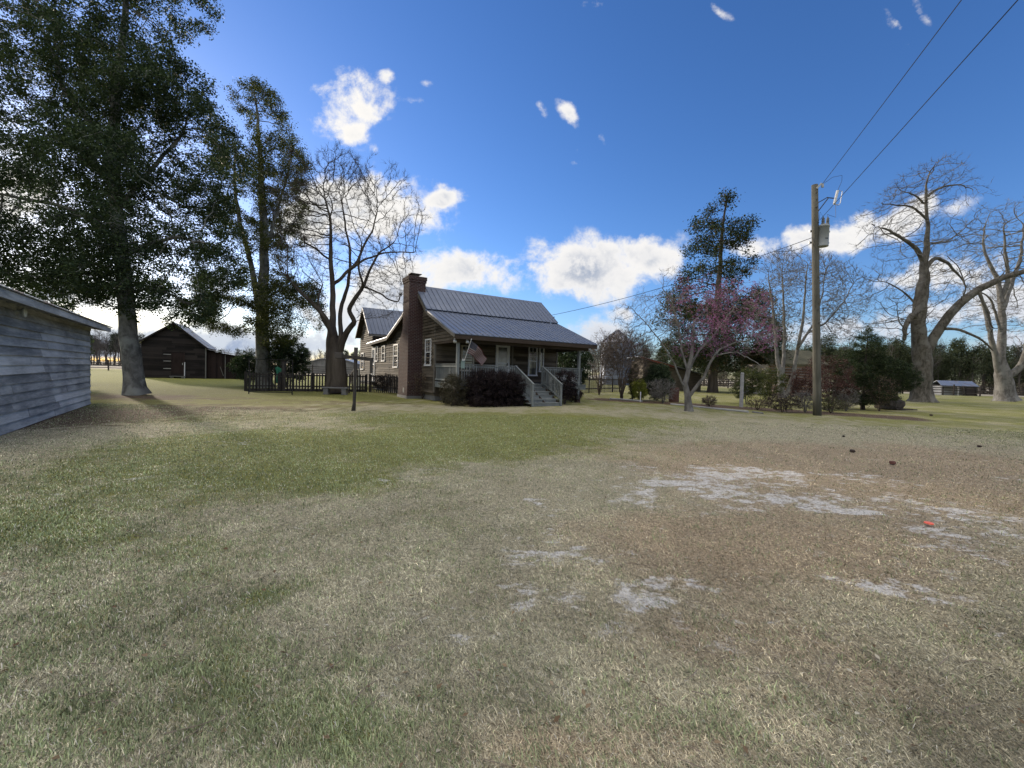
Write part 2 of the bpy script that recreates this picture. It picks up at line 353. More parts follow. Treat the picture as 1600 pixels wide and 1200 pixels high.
def ground_masks(x, y):
    n1 = fbm(x, y, .7, 5, 3); n2 = fbm(x, y, 3.5, 4, 11); n3 = fbm(x+.4*y, y, 12, 3, 23)
    d = np.sqrt(x*x+y*y)
    wx = x+(fbm(x, y, .9, 4, 71)-.5)*1.1*np.clip(d/5, .4, 1.6); wy = y+(fbm(x, y, .9, 4, 83)-.5)*1.3*np.clip(d/5, .3, 1.8)
    sand = gsum(wx, wy, SANDW, 1.14); rdg = np.abs(fbm(x*.8+y*.3, y*1.1, 2.6, 4, 19)-.5)*2
    sand = sand*(1-.85*sstep(-rdg, -.16, -.01))
    n4 = fbm(x*.55+y*.35, y, 2.2, 4, 51)
    sand = np.clip(np.minimum(sand, 1)*(.80+1.3*(n4-.35)), 0, 1)
    green = gsum(x, y, GREENW)
    green = green + .30*sstep(-x, 0, 14)*sstep(d, 12, 20) + .34*sstep(d, 9, 26) + (.62-.12*sstep(x, -2, 6))*sstep(d, 14, 24)
    green = green*(.7+.6*(n1-.3)) + (n2-.5)*.7 - .02
    brown = gsum(x, y, BROWNW)*.9 + (n1-.5)*.8 + (n2-.5)*.35
    # leaf litter under the trees on the left, earth beside the grey shed, beds on the right
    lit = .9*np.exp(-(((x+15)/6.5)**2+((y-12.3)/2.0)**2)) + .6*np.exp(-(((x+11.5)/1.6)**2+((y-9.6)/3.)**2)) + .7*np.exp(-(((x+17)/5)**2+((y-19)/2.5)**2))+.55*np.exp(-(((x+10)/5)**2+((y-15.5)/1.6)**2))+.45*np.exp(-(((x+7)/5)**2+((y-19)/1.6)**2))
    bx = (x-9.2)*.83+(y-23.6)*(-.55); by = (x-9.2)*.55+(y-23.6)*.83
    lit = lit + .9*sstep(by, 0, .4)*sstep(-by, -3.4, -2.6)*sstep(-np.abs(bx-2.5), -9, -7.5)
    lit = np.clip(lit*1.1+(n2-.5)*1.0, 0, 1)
    field = sstep(y+x*.05, 78, 84)*sstep(-x, -15, 5)+sstep(y, 66, 72)*sstep(x, 30, 50)
    return np.clip(sand, 0, 1), np.clip(green, 0, 1), np.clip(brown, 0, 1), np.clip(lit, 0, 1), np.clip(field, 0, 1)

def axis_lines(a, b, fine0, fine1, h):
    L = [fine0]; x = fine0
    while x < fine1: x += h; L.append(x)
    g = h
    while x < b: g *= 1.045; x += g; L.append(min(x, b))
    x = fine0; g = h; R = []
    while x > a: g *= 1.045; x -= g; R.append(max(x, a))
    return np.array(R[::-1]+L)
def build_ground():
    xs = axis_lines(-1500, 1500, -9, 10, .085); ys = axis_lines(-60, 2200, 1.2, 9, .06)
    Xg, Yg = np.meshgrid(xs, ys); x = Xg.ravel(); y = Yg.ravel()
    s, g, br, li, fi = ground_masks(x, y)
    z = (fbm(x, y, .35, 4, 5)-.5)*.05*sstep(-np.hypot(x, y-10), -30, -12) + (fbm(x, y, 6, 3, 9)-.5)*.018*sstep(-y, -14, -4) - .004 - s*.006
    V = np.stack([x, y, z], 1); nx = len(xs); ny = len(ys)
    i = np.arange(nx-1); j = np.arange(ny-1); I, J = np.meshgrid(i, j); a = (J*nx+I).ravel()
    Fc = np.stack([a, a+1, a+nx+1, a+nx], 1)
    m, n, b, co = mat_base('lawn_ground')
    def at(nm):
        q = n.new('ShaderNodeAttribute'); q.attribute_name = nm; return q
    A = at('gm'); B = at('gm2')
    sa = n.new('ShaderNodeSeparateColor'); n.l.new(A.outputs['Color'], sa.inputs[0]); sb = n.new('ShaderNodeSeparateColor'); n.l.new(B.outputs['Color'], sb.inputs[0])
    f0 = n.noise(n.scale(co, .6, 1.2, 1), 9, 5, .65, .8); f1 = n.noise(co, 28, 6, .7, .3); f2 = n.noise(n.scale(co, 1, .45, 1), 75, 4, .7, .6); f3 = n.noise(co, 5, 4, .6); f4 = n.noise(co, 1.4, 4, .6)
    fine = n.m('ADD', n.m('MULTIPLY', f1, .5), n.m('MULTIPLY', f2, .5))
    thatch = n.mix(n.map(fine, .36, .64), (.15, .135, .09), (.52, .47, .32))
    red = n.mix(n.map(fine, .36, .64), (.15, .115, .075), (.50, .40, .27))
    grn = n.mix(n.map(fine, .36, .64), (.085, .09, .028), (.30, .295, .088))
    snd = n.mix(n.map(f1, .3, .7), (.42, .40, .365), (.74, .71, .66))
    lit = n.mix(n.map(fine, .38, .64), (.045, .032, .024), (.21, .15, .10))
    fld = n.mix(n.map(f4, .3, .7), (.33, .285, .215), (.42, .375, .30))
    c = n.mix(n.map(n.m('ADD', sa.outputs[2], n.m('MULTIPLY', n.m('SUBTRACT', f3, .5), .6)), .2, .8), thatch, red)
    c = n.mix(n.map(n.m('ADD', sa.outputs[1], n.m('MULTIPLY', n.m('SUBTRACT', f1, .5), .9)), .25, .85), c, grn)
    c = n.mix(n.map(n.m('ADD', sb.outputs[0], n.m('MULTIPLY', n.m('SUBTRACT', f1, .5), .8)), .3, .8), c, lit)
    c = n.mix(n.map(n.m('ADD', sa.outputs[0], n.m('ADD', n.m('MULTIPLY', n.m('SUBTRACT', fine, .5), 1.9), n.m('ADD', n.m('MULTIPLY', n.m('SUBTRACT', f0, .5), 2.8), n.m('MULTIPLY', n.m('SUBTRACT', f3, .5), 2.4)))), .36, 1.22), c, snd)
    c = n.mix(sb.outputs[1], c, fld)
    n.l.new(c, b.inputs['Base Color']); b.inputs['Roughness'].default_value = .95; b.inputs['Specular IOR Level'].default_value = .08
    bump(n, b, n.m('ADD', f1, f2), .9, .02)
    o = np_mesh('lawn', V, Fc, m, smooth=True)
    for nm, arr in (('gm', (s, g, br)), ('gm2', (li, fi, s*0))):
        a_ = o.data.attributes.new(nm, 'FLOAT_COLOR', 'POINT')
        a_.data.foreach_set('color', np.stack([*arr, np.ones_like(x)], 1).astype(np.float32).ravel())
    tag(o, kind='structure')
build_ground()

def build_grass():
    N = 800000
    # density falls with the square of distance
    y = np.exp(rng.uniform(math.log(1.25), math.log(15.5), N)); half = y*1.33+.4
    x = rng.uniform(-1, 1, N)*half
    s, g, br, li, fi = ground_masks(x, y)
    sb_ = s+(fbm(x*.6, y*1.2, 6, 4, 61)-.5)*1.3; keep = rng.random(N) > sstep(sb_, .3, .8)*.8
    keep &= ~((x < -9) & ((x+15.3)*.81+(y-15.04)*.59 < .1))
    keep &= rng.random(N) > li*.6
    x, y, s, g, br, li = [a[keep] for a in (x, y, s, g, br, li)]; n = len(x)
    d = np.hypot(x, y)
    clump = fbm(x, y, 9, 3, 41)
    isg = rng.random(n) < np.clip(g*.8+(clump-.5)*.9+.03, .04, .85)
    L = rng.uniform(.012, .036, n)*(1+.3*isg)*np.where(rng.random(n) < .03, 1.7, 1)
    w = rng.uniform(.0012, .0030, n)*(1+d*.24)
    az = rng.uniform(0, 2*pi, n); az = np.where(rng.random(n) < .35, 2.4+rng.normal(0, .5, n), az)
    tilt = np.where(isg, rng.uniform(.25, 1.25, n), rng.uniform(.9, 1.52, n))
    z0 = (fbm(x, y, .35, 4, 5)-.5)*.05 + (fbm(x, y, 6, 3, 9)-.5)*.018*sstep(-y, -14, -4) - .006 - s*.006
    dx = np.cos(az)*np.sin(tilt); dy = np.sin(az)*np.sin(tilt); dz = np.cos(tilt)
    px = -np.sin(az)*w/2; py = np.cos(az)*w/2
    b = np.stack([x, y, z0], 1)
    p0 = b+np.stack([px, py, 0*px], 1); p1 = b-np.stack([px, py, 0*px], 1)
    mid = b+np.stack([dx, dy, dz+.12], 1)*(L*.55)[:, None]
    tip = b+np.stack([dx*1.0, dy*1.0, dz*.8], 1)*L[:, None]+np.stack([0*L, 0*L, .002+0*L], 1)
    V = np.stack([p0, p1, mid-np.stack([px, py, 0*px], 1)*.8, tip, mid+np.stack([px, py, 0*px], 1)*.8], 1).reshape(-1, 3)
    base = np.arange(n)*5
    Fc = np.stack([base, base+1, base+2, base+4], 1); T = np.stack([base+4, base+2, base+3, base+3], 1)
    # colours of the blades themselves
    r = rng.random((n, 1)); r2 = rng.random((n, 1))
    straw = np.array([.54, .50, .345])*(1-r)+np.array([.28, .26, .175])*r
    red = np.array([.53, .43, .28])*(1-r)+np.array([.28, .205, .13])*r
    grn = np.array([.145, .185, .08])*(1-r)+np.array([.28, .32, .165])*r
    oliv = np.array([.28, .30, .165])
    c = straw*(1-br[:, None]*.8)+red*br[:, None]*.8
    gg = grn*(.55+.45*g[:, None])+oliv*(.45-.45*g[:, None])
    c = np.where(isg[:, None], gg, c)
    c = c*(.50+1.0*fbm(x, y, 1.5, 4, 91)[:, None])*(.72+.62*fbm(x, y, 7, 3, 97)[:, None])*np.exp(rng.normal(-.02, .30, (n, 1))); c = np.where(r2 > .975, np.array([.62, .58, .48]), c); c = np.where(r2 < .06, c*.45, c)
    me_c = np.concatenate([c, np.ones((n, 1))], 1).repeat(5, 0)
    me = bpy.data.meshes.new('grass'); me.vertices.add(len(V)); me.vertices.foreach_set('co', V.astype(np.float32).ravel())
    tri = np.stack([base+4, base+2, base+3], 1)
    loops = np.concatenate([Fc, tri], 1).ravel()
    me.loops.add(len(loops)); me.loops.foreach_set('vertex_index', loops.astype(np.int32))
    st = np.stack([np.arange(n)*7, np.arange(n)*7+4], 1).ravel()
    me.polygons.add(2*n); me.polygons.foreach_set('loop_start', st.astype(np.int32))
    m, nn, bs, co = mat_base('grass_blades')
    a = nn.new('ShaderNodeAttribute'); a.attribute_name = 'bc'; nn.l.new(a.outputs['Color'], bs.inputs['Base Color']); bs.inputs['Roughness'].default_value = .7; bs.inputs['Specular IOR Level'].default_value = .15
    me.materials.append(m); me.update(calc_edges=True)
    at = me.attributes.new('bc', 'FLOAT_COLOR', 'POINT'); at.data.foreach_set('color', me_c.astype(np.float32).ravel())
    o = link('grass', me); tag(o, 'short patchy winter grass and dry straw covering the near lawn', 'grass', kind='stuff')
build_grass()

# ------------------------------------------------------------------ trees
def colonize(seeds, attr, step, kill, infl, iters, jit=.25, grav=0.0, vtwist=0.0):
    pos = []; par = []; rmin = []
    for pts, r0, r1 in seeds:
        pts = [np.array(p, float) for p in pts]
        if pos:
            q = np.array(pos); k = int(np.argmin(((q-pts[0])**2).sum(1))); last = k
        else:
            pos.append(pts[0]); par.append(-1); rmin.append(r0[0] if hasattr(r0, '__len__') else r0); last = 0
        cum = np.concatenate([[0], np.cumsum([np.linalg.norm(b-a) for a, b in zip(pts, pts[1:])])])
        RL = r0 if hasattr(r0, '__len__') else [r0*(1-c/cum[-1])+r1*c/cum[-1] for c in cum]
        tot = sum(np.linalg.norm(b-a) for a, b in zip(pts, pts[1:])); acc = 0
        for a, b in zip(pts, pts[1:]):
            L = np.linalg.norm(b-a); n = max(1, int(round(L/step)))
            for i in range(1, n+1):
                f = i/n; acc2 = acc+L*f
                p = a+(b-a)*f + (rng.normal(0, step*.10, 3) if f < 1 else 0)
                pos.append(p); par.append(last); last = len(pos)-1
                rmin.append(float(np.interp(acc2, cum, RL)))
            acc += L
    P_ = np.array(pos); par = list(par); rmin = list(rmin)
    A = attr; near = np.zeros(len(A), int); nd = np.full(len(A), 1e9)
    def upd(new0):
        nonlocal near, nd
        Q = P_[new0:]
        for c in range(0, len(Q), 256):
            q = Q[c:c+256]; d = ((A[:, None, :]-q[None])**2).sum(2); k = d.argmin(1); dm = d[np.arange(len(A)), k]
            m = dm < nd; near[m] = new0+c+k[m]; nd[m] = dm[m]
    upd(0)
    for it in range(iters):
        if len(A) == 0: break
        act = nd < infl*infl
        if not act.any(): break
        dv = A[act]-P_[near[act]]; dv /= np.linalg.norm(dv, axis=1)[:, None]+1e-9
        ids, inv = np.unique(near[act], return_inverse=True)
        S = np.zeros((len(ids), 3)); np.add.at(S, inv, dv)
        S /= np.linalg.norm(S, axis=1)[:, None]+1e-9
        S += rng.normal(0, jit, S.shape); S[:, 2] += grav
        S /= np.linalg.norm(S, axis=1)[:, None]+1e-9
        new = P_[ids]+S*step
        n0 = len(P_); P_ = np.concatenate([P_, new]); par += list(ids); rmin += [0]*len(new)
        upd(n0)
        keep = nd > kill*kill
        A = A[keep]; near = near[keep]; nd = nd[keep]
    return P_, np.array(par), np.array(rmin)

def radii(P_, par, rmin, rtip, rbase, seedfactor=1):
    n = len(P_); cnt = np.zeros(n); ch = [0]*n
    for i in range(1, n): ch[par[i]] += 1
    tips = np.array([c == 0 for c in ch]); cnt[tips] = 1
    for i in range(n-1, 0, -1): cnt[par[i]] += cnt[i]
    e = math.log(rbase/rtip)/math.log(max(cnt[0], 3))
    r = rtip*np.maximum(cnt, 1)**e
    r = np.minimum(r, rbase); sd = rmin > 0
    r = np.where(sd, rmin, r)
    for i in range(1, n):
        if not sd[i]: r[i] = min(r[i], r[par[i]]*(.62 if sd[par[i]] else 1.0))
    return np.maximum(r, rtip*.8), tips, cnt

def tubes(P_, par, r, cnt, pick, sides_fn, flare=0, groove=0):
    """branch tubes for the nodes in pick; returns verts, faces"""
    n = len(P_)
    best = {}
    for i in range(1, n):
        p = par[i]
        if p not in best or cnt[i] > cnt[best[p]]: best[p] = i
    start = [i for i in range(1, n) if best.get(par[i]) != i or par[i] == 0]
    Vs = []; Fs = []; off = 0
    for s0 in start:
        ch = [par[s0], s0]
        while ch[-1] in best: ch.append(best[ch[-1]])
        R = [r[k] for k in ch]; R[0] = min(R[0], R[1]*1.25) if par[s0] != 0 else R[0]
        if len(ch) > 2 and R[-1] < .03: R[-1] = R[-1]*.5
        # split by pick on radius
        idx = [k for k in range(len(ch)) if pick(R[k])]
        if len(idx) == 0: continue
        a, b = idx[0], idx[-1]
        a = max(0, a-1); b = min(len(ch)-1, b+1) if pick(R[min(b, len(R)-1)]) and b < len(ch)-1 else b
        if b-a < 1: continue
        pts = P_[ch[a:b+1]]; rr = np.array(R[a:b+1]); k = sides_fn(rr.max())
        if rr.max() > .05 and len(pts) > 3:
            q = pts.copy(); q[1:-1] = .25*pts[:-2]+.5*pts[1:-1]+.25*pts[2:]; pts = q
        T = np.gradient(pts, axis=0); T /= np.linalg.norm(T, axis=1)[:, None]+1e-9
        mt = T.mean(0); ref = np.array([1., .2, 0]) if abs(mt[2]) > .6*np.linalg.norm(mt) else np.array([.1, .2, 1.])
        U = np.cross(T, ref); U /= np.linalg.norm(U, axis=1)[:, None]+1e-9; W = np.cross(T, U)
        ang = np.arange(k)*2*pi/k
        rad = np.repeat(rr[:, None], k, 1)
        if k >= 10:
            z = pts[:, 2:3]
            if flare: rad = rad*(1+flare*np.exp(-np.maximum(z, 0)/.35)*(1+.35*np.sin(ang*5+1)[None]))
            rad = rad*(1+(groove+.03)*np.sin(ang*4+z*.5)[0:1 if False else None]*.6+groove*.5*np.sin(ang*9+2*np.sin(z*.7)))
            rad = rad*(1+.08*(vnoise(z*3+ang[None]*2, ang[None]*2+z*0, 3)-.5))
        ring = pts[:, None]+rad[..., None]*(np.cos(ang)[None, :, None]*U[:, None]+np.sin(ang)[None, :, None]*W[:, None])
        m = len(pts); Vs.append(ring.reshape(-1, 3))
        i = np.arange(m-1)[:, None]*k; j = np.arange(k)[None]; jn = (j+1) % k
        Fs.append((np.stack([i+j, i+jn, i+k+jn, i+k+j], -1).reshape(-1, 4))+off); off += m*k
    if not Vs: return np.zeros((0, 3)), np.zeros((0, 4), int)
    return np.concatenate(Vs), np.concatenate(Fs)

def twigs(P_, base_ids, D, length, r, per=2, spread=.7, up=.2, seg=2):
    """thin bare twigs; D = direction at base"""
    b = np.repeat(base_ids, per); n = len(b)
    d = D[b]+rng.normal(0, spread, (n, 3)); d[:, 2] += up; d /= np.linalg.norm(d, axis=1)[:, None]
    L = rng.uniform(.4, 1., n)*length
    p0 = P_[b]; p1 = p0+d*(L*.5)[:, None]; d2 = d+rng.normal(0, .35, (n, 3)); d2[:, 2] += up*.5; d2 /= np.linalg.norm(d2, axis=1)[:, None]
    p2 = p1+d2*(L*.5)[:, None]
    U = np.cross(d, rng.normal(0, 1, (n, 3))); U /= np.linalg.norm(U, axis=1)[:, None]+1e-9; W = np.cross(d, U)
    V = []
    for p, rr in ((p0, r), (p1, r*.75), (p2, r*.3)):
        for a in (0, 2.094, 4.189): V.append(p+(U*cos(a)+W*sin(a))*rr)
    V = np.stack(V, 1).reshape(-1, 3); o = np.arange(n)[:, None]*9
    f = []
    for s_ in (0, 3):
        for k in range(3): f.append(np.concatenate([o+s_+k, o+s_+(k+1) % 3, o+s_+3+(k+1) % 3, o+s_+3+k], 1))
    return V, np.stack(f, 1).reshape(-1, 4), p2, p1

def leaves(C, size, aspect=.45, up=.3, var=.35, droop=0.0):
    """one small folded leaf blade per centre"""
    n = len(C); nrm = rng.normal(0, 1, (n, 3)); nrm[:, 2] = np.abs(nrm[:, 2])+up; nrm /= np.linalg.norm(nrm, axis=1)[:, None]
    a = np.cross(nrm, rng.normal(0, 1, (n, 3))); a /= np.linalg.norm(a, axis=1)[:, None]+1e-9
    a[:, 2] -= droop; b = np.cross(nrm, a); b /= np.linalg.norm(b, axis=1)[:, None]+1e-9
    s = (size*rng.uniform(1-var, 1+var, n))[:, None]
    fold = nrm*s*.12
    V = np.stack([C-a*s*.5, C+b*s*aspect*.5+fold+a*s*.05, C+a*s*.5, C-b*s*aspect*.5+fold+a*s*.05], 1).reshape(-1, 3)
    return V, np.arange(4*n).reshape(n, 4)

def ellip(c, r, n, shell=.35):
    d = rng.normal(0, 1, (n, 3)); d /= np.linalg.norm(d, axis=1)[:, None]
    u = rng.random(n)**(1/3*(1-shell)); return np.array(c)+d*u[:, None]*np.array(r)
def evol(E, f=.6, thr=.475):     # ellipses of the crown outline: (px, py, rx_px, ry_px, Y, depth_radius_m, n)
    out = []
    for px, py, rx, ry, Yd, rd, n in E:
        c = P(px, py, Yd); out.append(ellip(c, (rx*Yd/F, rd, ry*Yd/F), int(n*1.45)))
    A = np.concatenate(out); x, y, z = A.T          # leave irregular gaps between the clumps
    nz = (vnoise(x*f, z*f, 5)+vnoise(y*f+9, z*f, 6)+vnoise(x*f, y*f, 7))/3
    return A[nz > thr]
def pl(pts, Yd, dy=0):   # limb polyline; depth runs from Yd to Yd+dy along it
    n = len(pts); return [P(px, py, Yd+dy*i/max(1, n-1)) for i, (px, py) in enumerate(pts)]

def tree(name, label, cat, base, seeds, vol, step, kill, infl, rtip, rbase, bark, leafmat=None, leaf=None, twig=None,
         iters=120, jit=.25, grav=0, flare=.3, groove=.03, thick=.05, bush=False, group=None, flowers=None, k_scale=1, rleaf=.02, buds=None):
    base = np.array(base, float)
    seeds = [([np.array(p)-base for p in pts], a, b) for pts, a, b in seeds]
    P_, par, rmin = colonize(seeds, vol-base, step, kill, infl, iters, jit, grav)
    r, tips, cnt = radii(P_, par, rmin, rtip, rbase)
    root = thing(name, label, cat, base, 0, group)
    sf = lambda x: 14 if x > .12*k_scale else 7 if x > .05*k_scale else 5 if x > .02*k_scale else 3
    V1, F1 = tubes(P_, par, r, cnt, lambda x: x > thick, sf, flare, groove)
    V2, F2 = tubes(P_, par, r, cnt, lambda x: x <= thick, sf)
    if len(V1): np_mesh('trunk', V1, F1, bark, root, smooth=True)
    Vs = [V2]; Fs = [F2]; mi = [np.zeros(len(F2), int)]; off = len(V2); mats = [bark]
    D = P_-P_[np.maximum(par, 0)]; D /= np.linalg.norm(D, axis=1)[:, None]+1e-9
    thin = np.where(r < rleaf)[0]
    ends = None
    if twig:
        L, rr, per, sp, up = twig
        Vt, Ft, e2, e1 = twigs(P_, thin, D, L, rr, per, sp, up)
        Vs.append(Vt); Fs.append(Ft+off); mi.append(np.zeros(len(Ft), int)); off += len(Vt); ends = np.concatenate([e2, e1])
    for spec, mt in ((leaf, leafmat), flowers or (None, None), buds or (None, None)):
        if not spec: continue
        n, size, spread, aspect, clump = spec[:5]
        src = ends if (ends is not None and len(spec) > 5 and spec[5] == 'ends') else P_[thin]
        if len(spec) > 6: src = src[spec[6](src)]
        if len(src) == 0: continue
        ids = rng.integers(0, len(src), max(1, n//clump)); c0 = src[ids]+rng.normal(0, spread, (len(ids), 3))
        C = np.repeat(c0, clump, 0)+rng.normal(0, size*(.65 if clump < 6 else 1.25), (len(c0)*clump, 3))*(1, 1, .75) if clump > 1 else c0
        Vl, Fl = leaves(C, size, aspect)
        mats.append(mt); Vs.append(Vl); Fs.append(Fl+off); mi.append(np.full(len(Fl), len(mats)-1)); off += len(Vl)
    if off: np_mesh('crown', np.concatenate(Vs), np.concatenate(Fs), mats, root, mi=np.concatenate(mi))
    return root

BK_GREY = M_bark('smooth_grey_bark', (.065, .064, .058), (.20, .20, .185), 3.2, (1, 1, .7), (.26, .275, .25))
BK_DARK = M_bark('dark_bark', (0.035, 0.029, 0.025), (0.112, 0.098, 0.084), 5)
BK_TAN = M_bark('crape_bark', (0.046, 0.038, 0.030), (0.112, 0.096, 0.077), 2.2, (1, 1, .18), (0.066, 0.056, 0.050))
BK_PALE = M_bark('pale_grey_bark', (0.084, 0.079, 0.073), (0.192, 0.186, 0.176), 4, (1, 1, .5), (0.209, 0.209, 0.197))
BK_OAK = M_bark('pecan_bark', (0.051, 0.046, 0.037), (0.150, 0.138, 0.118), 4.5, (1, 1, .4), (0.173, 0.166, 0.150))
BK_TWIG = M_bark('twig_bark', (0.055, 0.042, 0.035), (0.126, 0.105, 0.088), 4)
BK_FAR = M_bark('far_trunk_bark', (0.063, 0.056, 0.050), (0.148, 0.135, 0.122), 3)
LF_HOLLY = M_leaf('holly_leaves', (.020, .034, .020), (.062, .092, .046), (.10, .13, .07), .25, .62)
LF_MAG = M_leaf('magnolia_leaves', (0.017, 0.030, 0.013), (0.056, 0.079, 0.032), (0.120, 0.075, 0.038), .15, .35)
LF_OLIVE = M_leaf('olive_leaves', (.035, .048, .018), (.10, .115, .045), (.17, .16, .06), .3, .55)
LF_YEL = M_leaf('yellow_green_leaves', (.10, .13, .02), (.30, .33, .06), (.42, .40, .10), .3, .5)
LF_CEDAR = M_leaf('cedar_sprays', (.012, .024, .012), (.046, .068, .026), (.085, .10, .04), .12, .6)
LF_RED = M_leaf('red_brown_leaves', (.030, .014, .014), (.085, .034, .034), (.15, .09, .075), .2, .6)
LF_HEDGE = M_leaf('dark_purple_hedge_leaves', (0.011, 0.008, 0.010), (0.034, 0.022, 0.026), (0.055, 0.039, 0.033), .12, .5)
LF_DRY = M_leaf('dry_leaves', (.14, .09, .05), (.30, .21, .13), (.42, .34, .24), .2, .7)
FL_PINK = M_leaf('redbud_blossom', (.17, .045, .16), (.38, .14, .35), (.50, .28, .46), .3, .6)
BUD = M_leaf('seed_pods', (.10, .08, .06), (.24, .19, .15), None, .1, .7)
PINE = M_leaf('pine_needles', (.040, .052, .032), (.11, .125, .085), None, .0, .8)

# 1 big evergreen on the left
b1 = G(213, 617)
tree('evergreen_tree', 'huge dark evergreen tree behind the grey shed, its crown cut off by the photo top', 'tree', b1,
     [(pl([(213,617),(207,575),(200,520),(196,460),(190,400),(182,340),(178,270),(178,200),(184,120),(192,60),(196,10),(198,-60)], b1.y), .40, .09),
      (pl([(180,240),(150,205),(138,195),(128,172),(99,141),(90,100),(60,30)], b1.y, -1), .15, .05),
      (pl([(182,330),(215,290),(250,250),(285,210),(300,170)], b1.y, 1.5), .12, .04),
      (pl([(186,380),(140,340),(90,320),(30,310),(-30,300)], b1.y, -2), .13, .04),
      (pl([(190,400),(235,380),(280,370),(320,380)], b1.y, -2), .12, .04),
      (pl([(182,330),(170,280),(120,230),(60,220)], b1.y, 3), .12, .04),
      (pl([(195,450),(160,430),(110,420),(60,430)], b1.y, 2), .10, .04),
      (pl([(196,460),(230,450),(270,460),(300,480)], b1.y, 1), .08, .03)],
     evol([(180,110,75,120,b1.y,3.2,420),(225,60,28,60,b1.y,2,80),(110,120,110,120,b1.y,3.5,420),(20,90,120,120,b1.y+1,4,400),(190,-80,130,110,b1.y,4,360),(275,240,85,115,b1.y,4,900),(285,150,50,52,b1.y,2.5,260),(190,330,165,110,b1.y,5.5,900),(40,300,150,110,b1.y,5,620),
           (275,400,85,80,b1.y,4,480),(90,400,150,65,b1.y,4.5,420),(215,450,110,38,b1.y,4,240),(290,475,42,35,b1.y-.5,2,120),(-80,200,100,200,b1.y,4,360),(30,430,60,30,b1.y,3,90)]),
     .33, .38, 3.5, .008, .45, BK_GREY, LF_HOLLY, (270000, .12, .11, .5, 12), iters=90, jit=.3, flare=.4, thick=.06)

# 2 evergreen behind the picket fence
b2 = G(413, 606)
tree('evergreen_tree', 'tall narrow evergreen tree with two leaders behind the picket fence, green cloth beside its trunk', 'tree', b2,
     [(pl([(413,606),(412,560),(409,515),(410,470),(413,420),(413,370),(410,310),(406,240),(402,180),(398,145)], b2.y), .50, .05),
      (pl([(409,510),(402,470),(396,430),(386,385),(374,345),(366,290),(368,220)], b2.y, .5), .24, .05),
      (pl([(413,400),(430,340),(445,290),(455,240)], b2.y, 1), .12, .04),
      (pl([(411,470),(435,455),(460,450)], b2.y, -1.5), .09, .03), (pl([(408,490),(380,470),(345,460)], b2.y, -1), .09, .03),
      (pl([(413,380),(440,360),(470,340)], b2.y, .5), .07, .03)],
     evol([(398,165,42,32,b2.y,2.5,180),(405,240,66,80,b2.y,3.5,620),(380,300,50,70,b2.y,3,260),(445,290,42,70,b2.y,3,260),(405,340,80,50,b2.y,3.5,240),(450,475,48,60,b2.y-1,2.8,620),(370,470,60,55,b2.y-1,3,520),(330,480,40,40,b2.y-1,2,160),(415,420,70,40,b2.y,3.5,160),(440,520,38,22,b2.y-1.5,1.8,160)], .6, .42),
     .38, .42, 3.5, .011, .5, BK_GREY, LF_OLIVE, (105000, .115, .12, .5, 9), iters=90, jit=.28, flare=.3, thick=.06)

# 3 bare crape myrtle
b3 = G(525, 615)
tree('crape_myrtle_tree', 'large bare many-stemmed tree with fluted tan trunk behind the concrete bench', 'tree', b3,
     [(pl([(525,615),(525,590),(524,565),(520,540),(519,515),(520,493),(520,465),(519,440),(517,400),(517,372),(516,341),(508,310)], b3.y), [.60,.55,.51,.40,.24,.17,.15,.14,.12,.09,.07,.04], 0),
      (pl([(521,545),(516,515),(509,497),(490,476),(477,463),(460,446),(448,430)], b3.y, -1.5), .20, .05),
      (pl([(519,443),(528,440),(542,424),(559,409),(568,385),(582,360),(590,330)], b3.y, 1), .11, .03),
      (pl([(527,560),(540,521),(550,508),(555,503),(547,491),(544,483),(555,465),(568,448),(577,422),(592,395),(615,380)], b3.y, -1.5), .19, .03),
      (pl([(525,560),(533,521),(531,495),(533,480),(542,452),(547,420),(547,390),(540,360),(536,325),(530,300)], b3.y, 1.5), .15, .03),
      (pl([(516,515),(500,490),(497,465),(505,445)], b3.y, 1.5), .12, .04),
      (pl([(547,420),(570,405),(600,395),(625,393),(650,395)], b3.y, .5), .07, .03),
      (pl([(568,447),(560,420),(566,380)], b3.y-1.5, -1), .07, .03)],
     evol([(555,330,85,78,b3.y,4.2,2300),(500,285,45,42,b3.y,3,420),(545,262,34,26,b3.y,2.5,240),(600,290,42,34,b3.y,3,330),(622,330,40,40,b3.y,2.5,300),(655,352,26,20,b3.y,1.8,130),(640,385,34,22,b3.y,2,130),(462,310,26,36,b3.y,2,160),(560,400,100,45,b3.y,4,600),(480,400,45,60,b3.y,3,420),(470,340,34,60,b3.y,3,300),(600,430,55,35,b3.y,3,160),(585,475,50,25,b3.y-1,2,90),(670,355,14,12,b3.y,1,40)]),
     .21, .26, 2.6, .0055, .60, BK_TAN, twig=(.42, .0045, 5, .42, .26), iters=120, jit=.20, grav=.07, flare=.15, groove=.14, thick=.05, rleaf=.016)

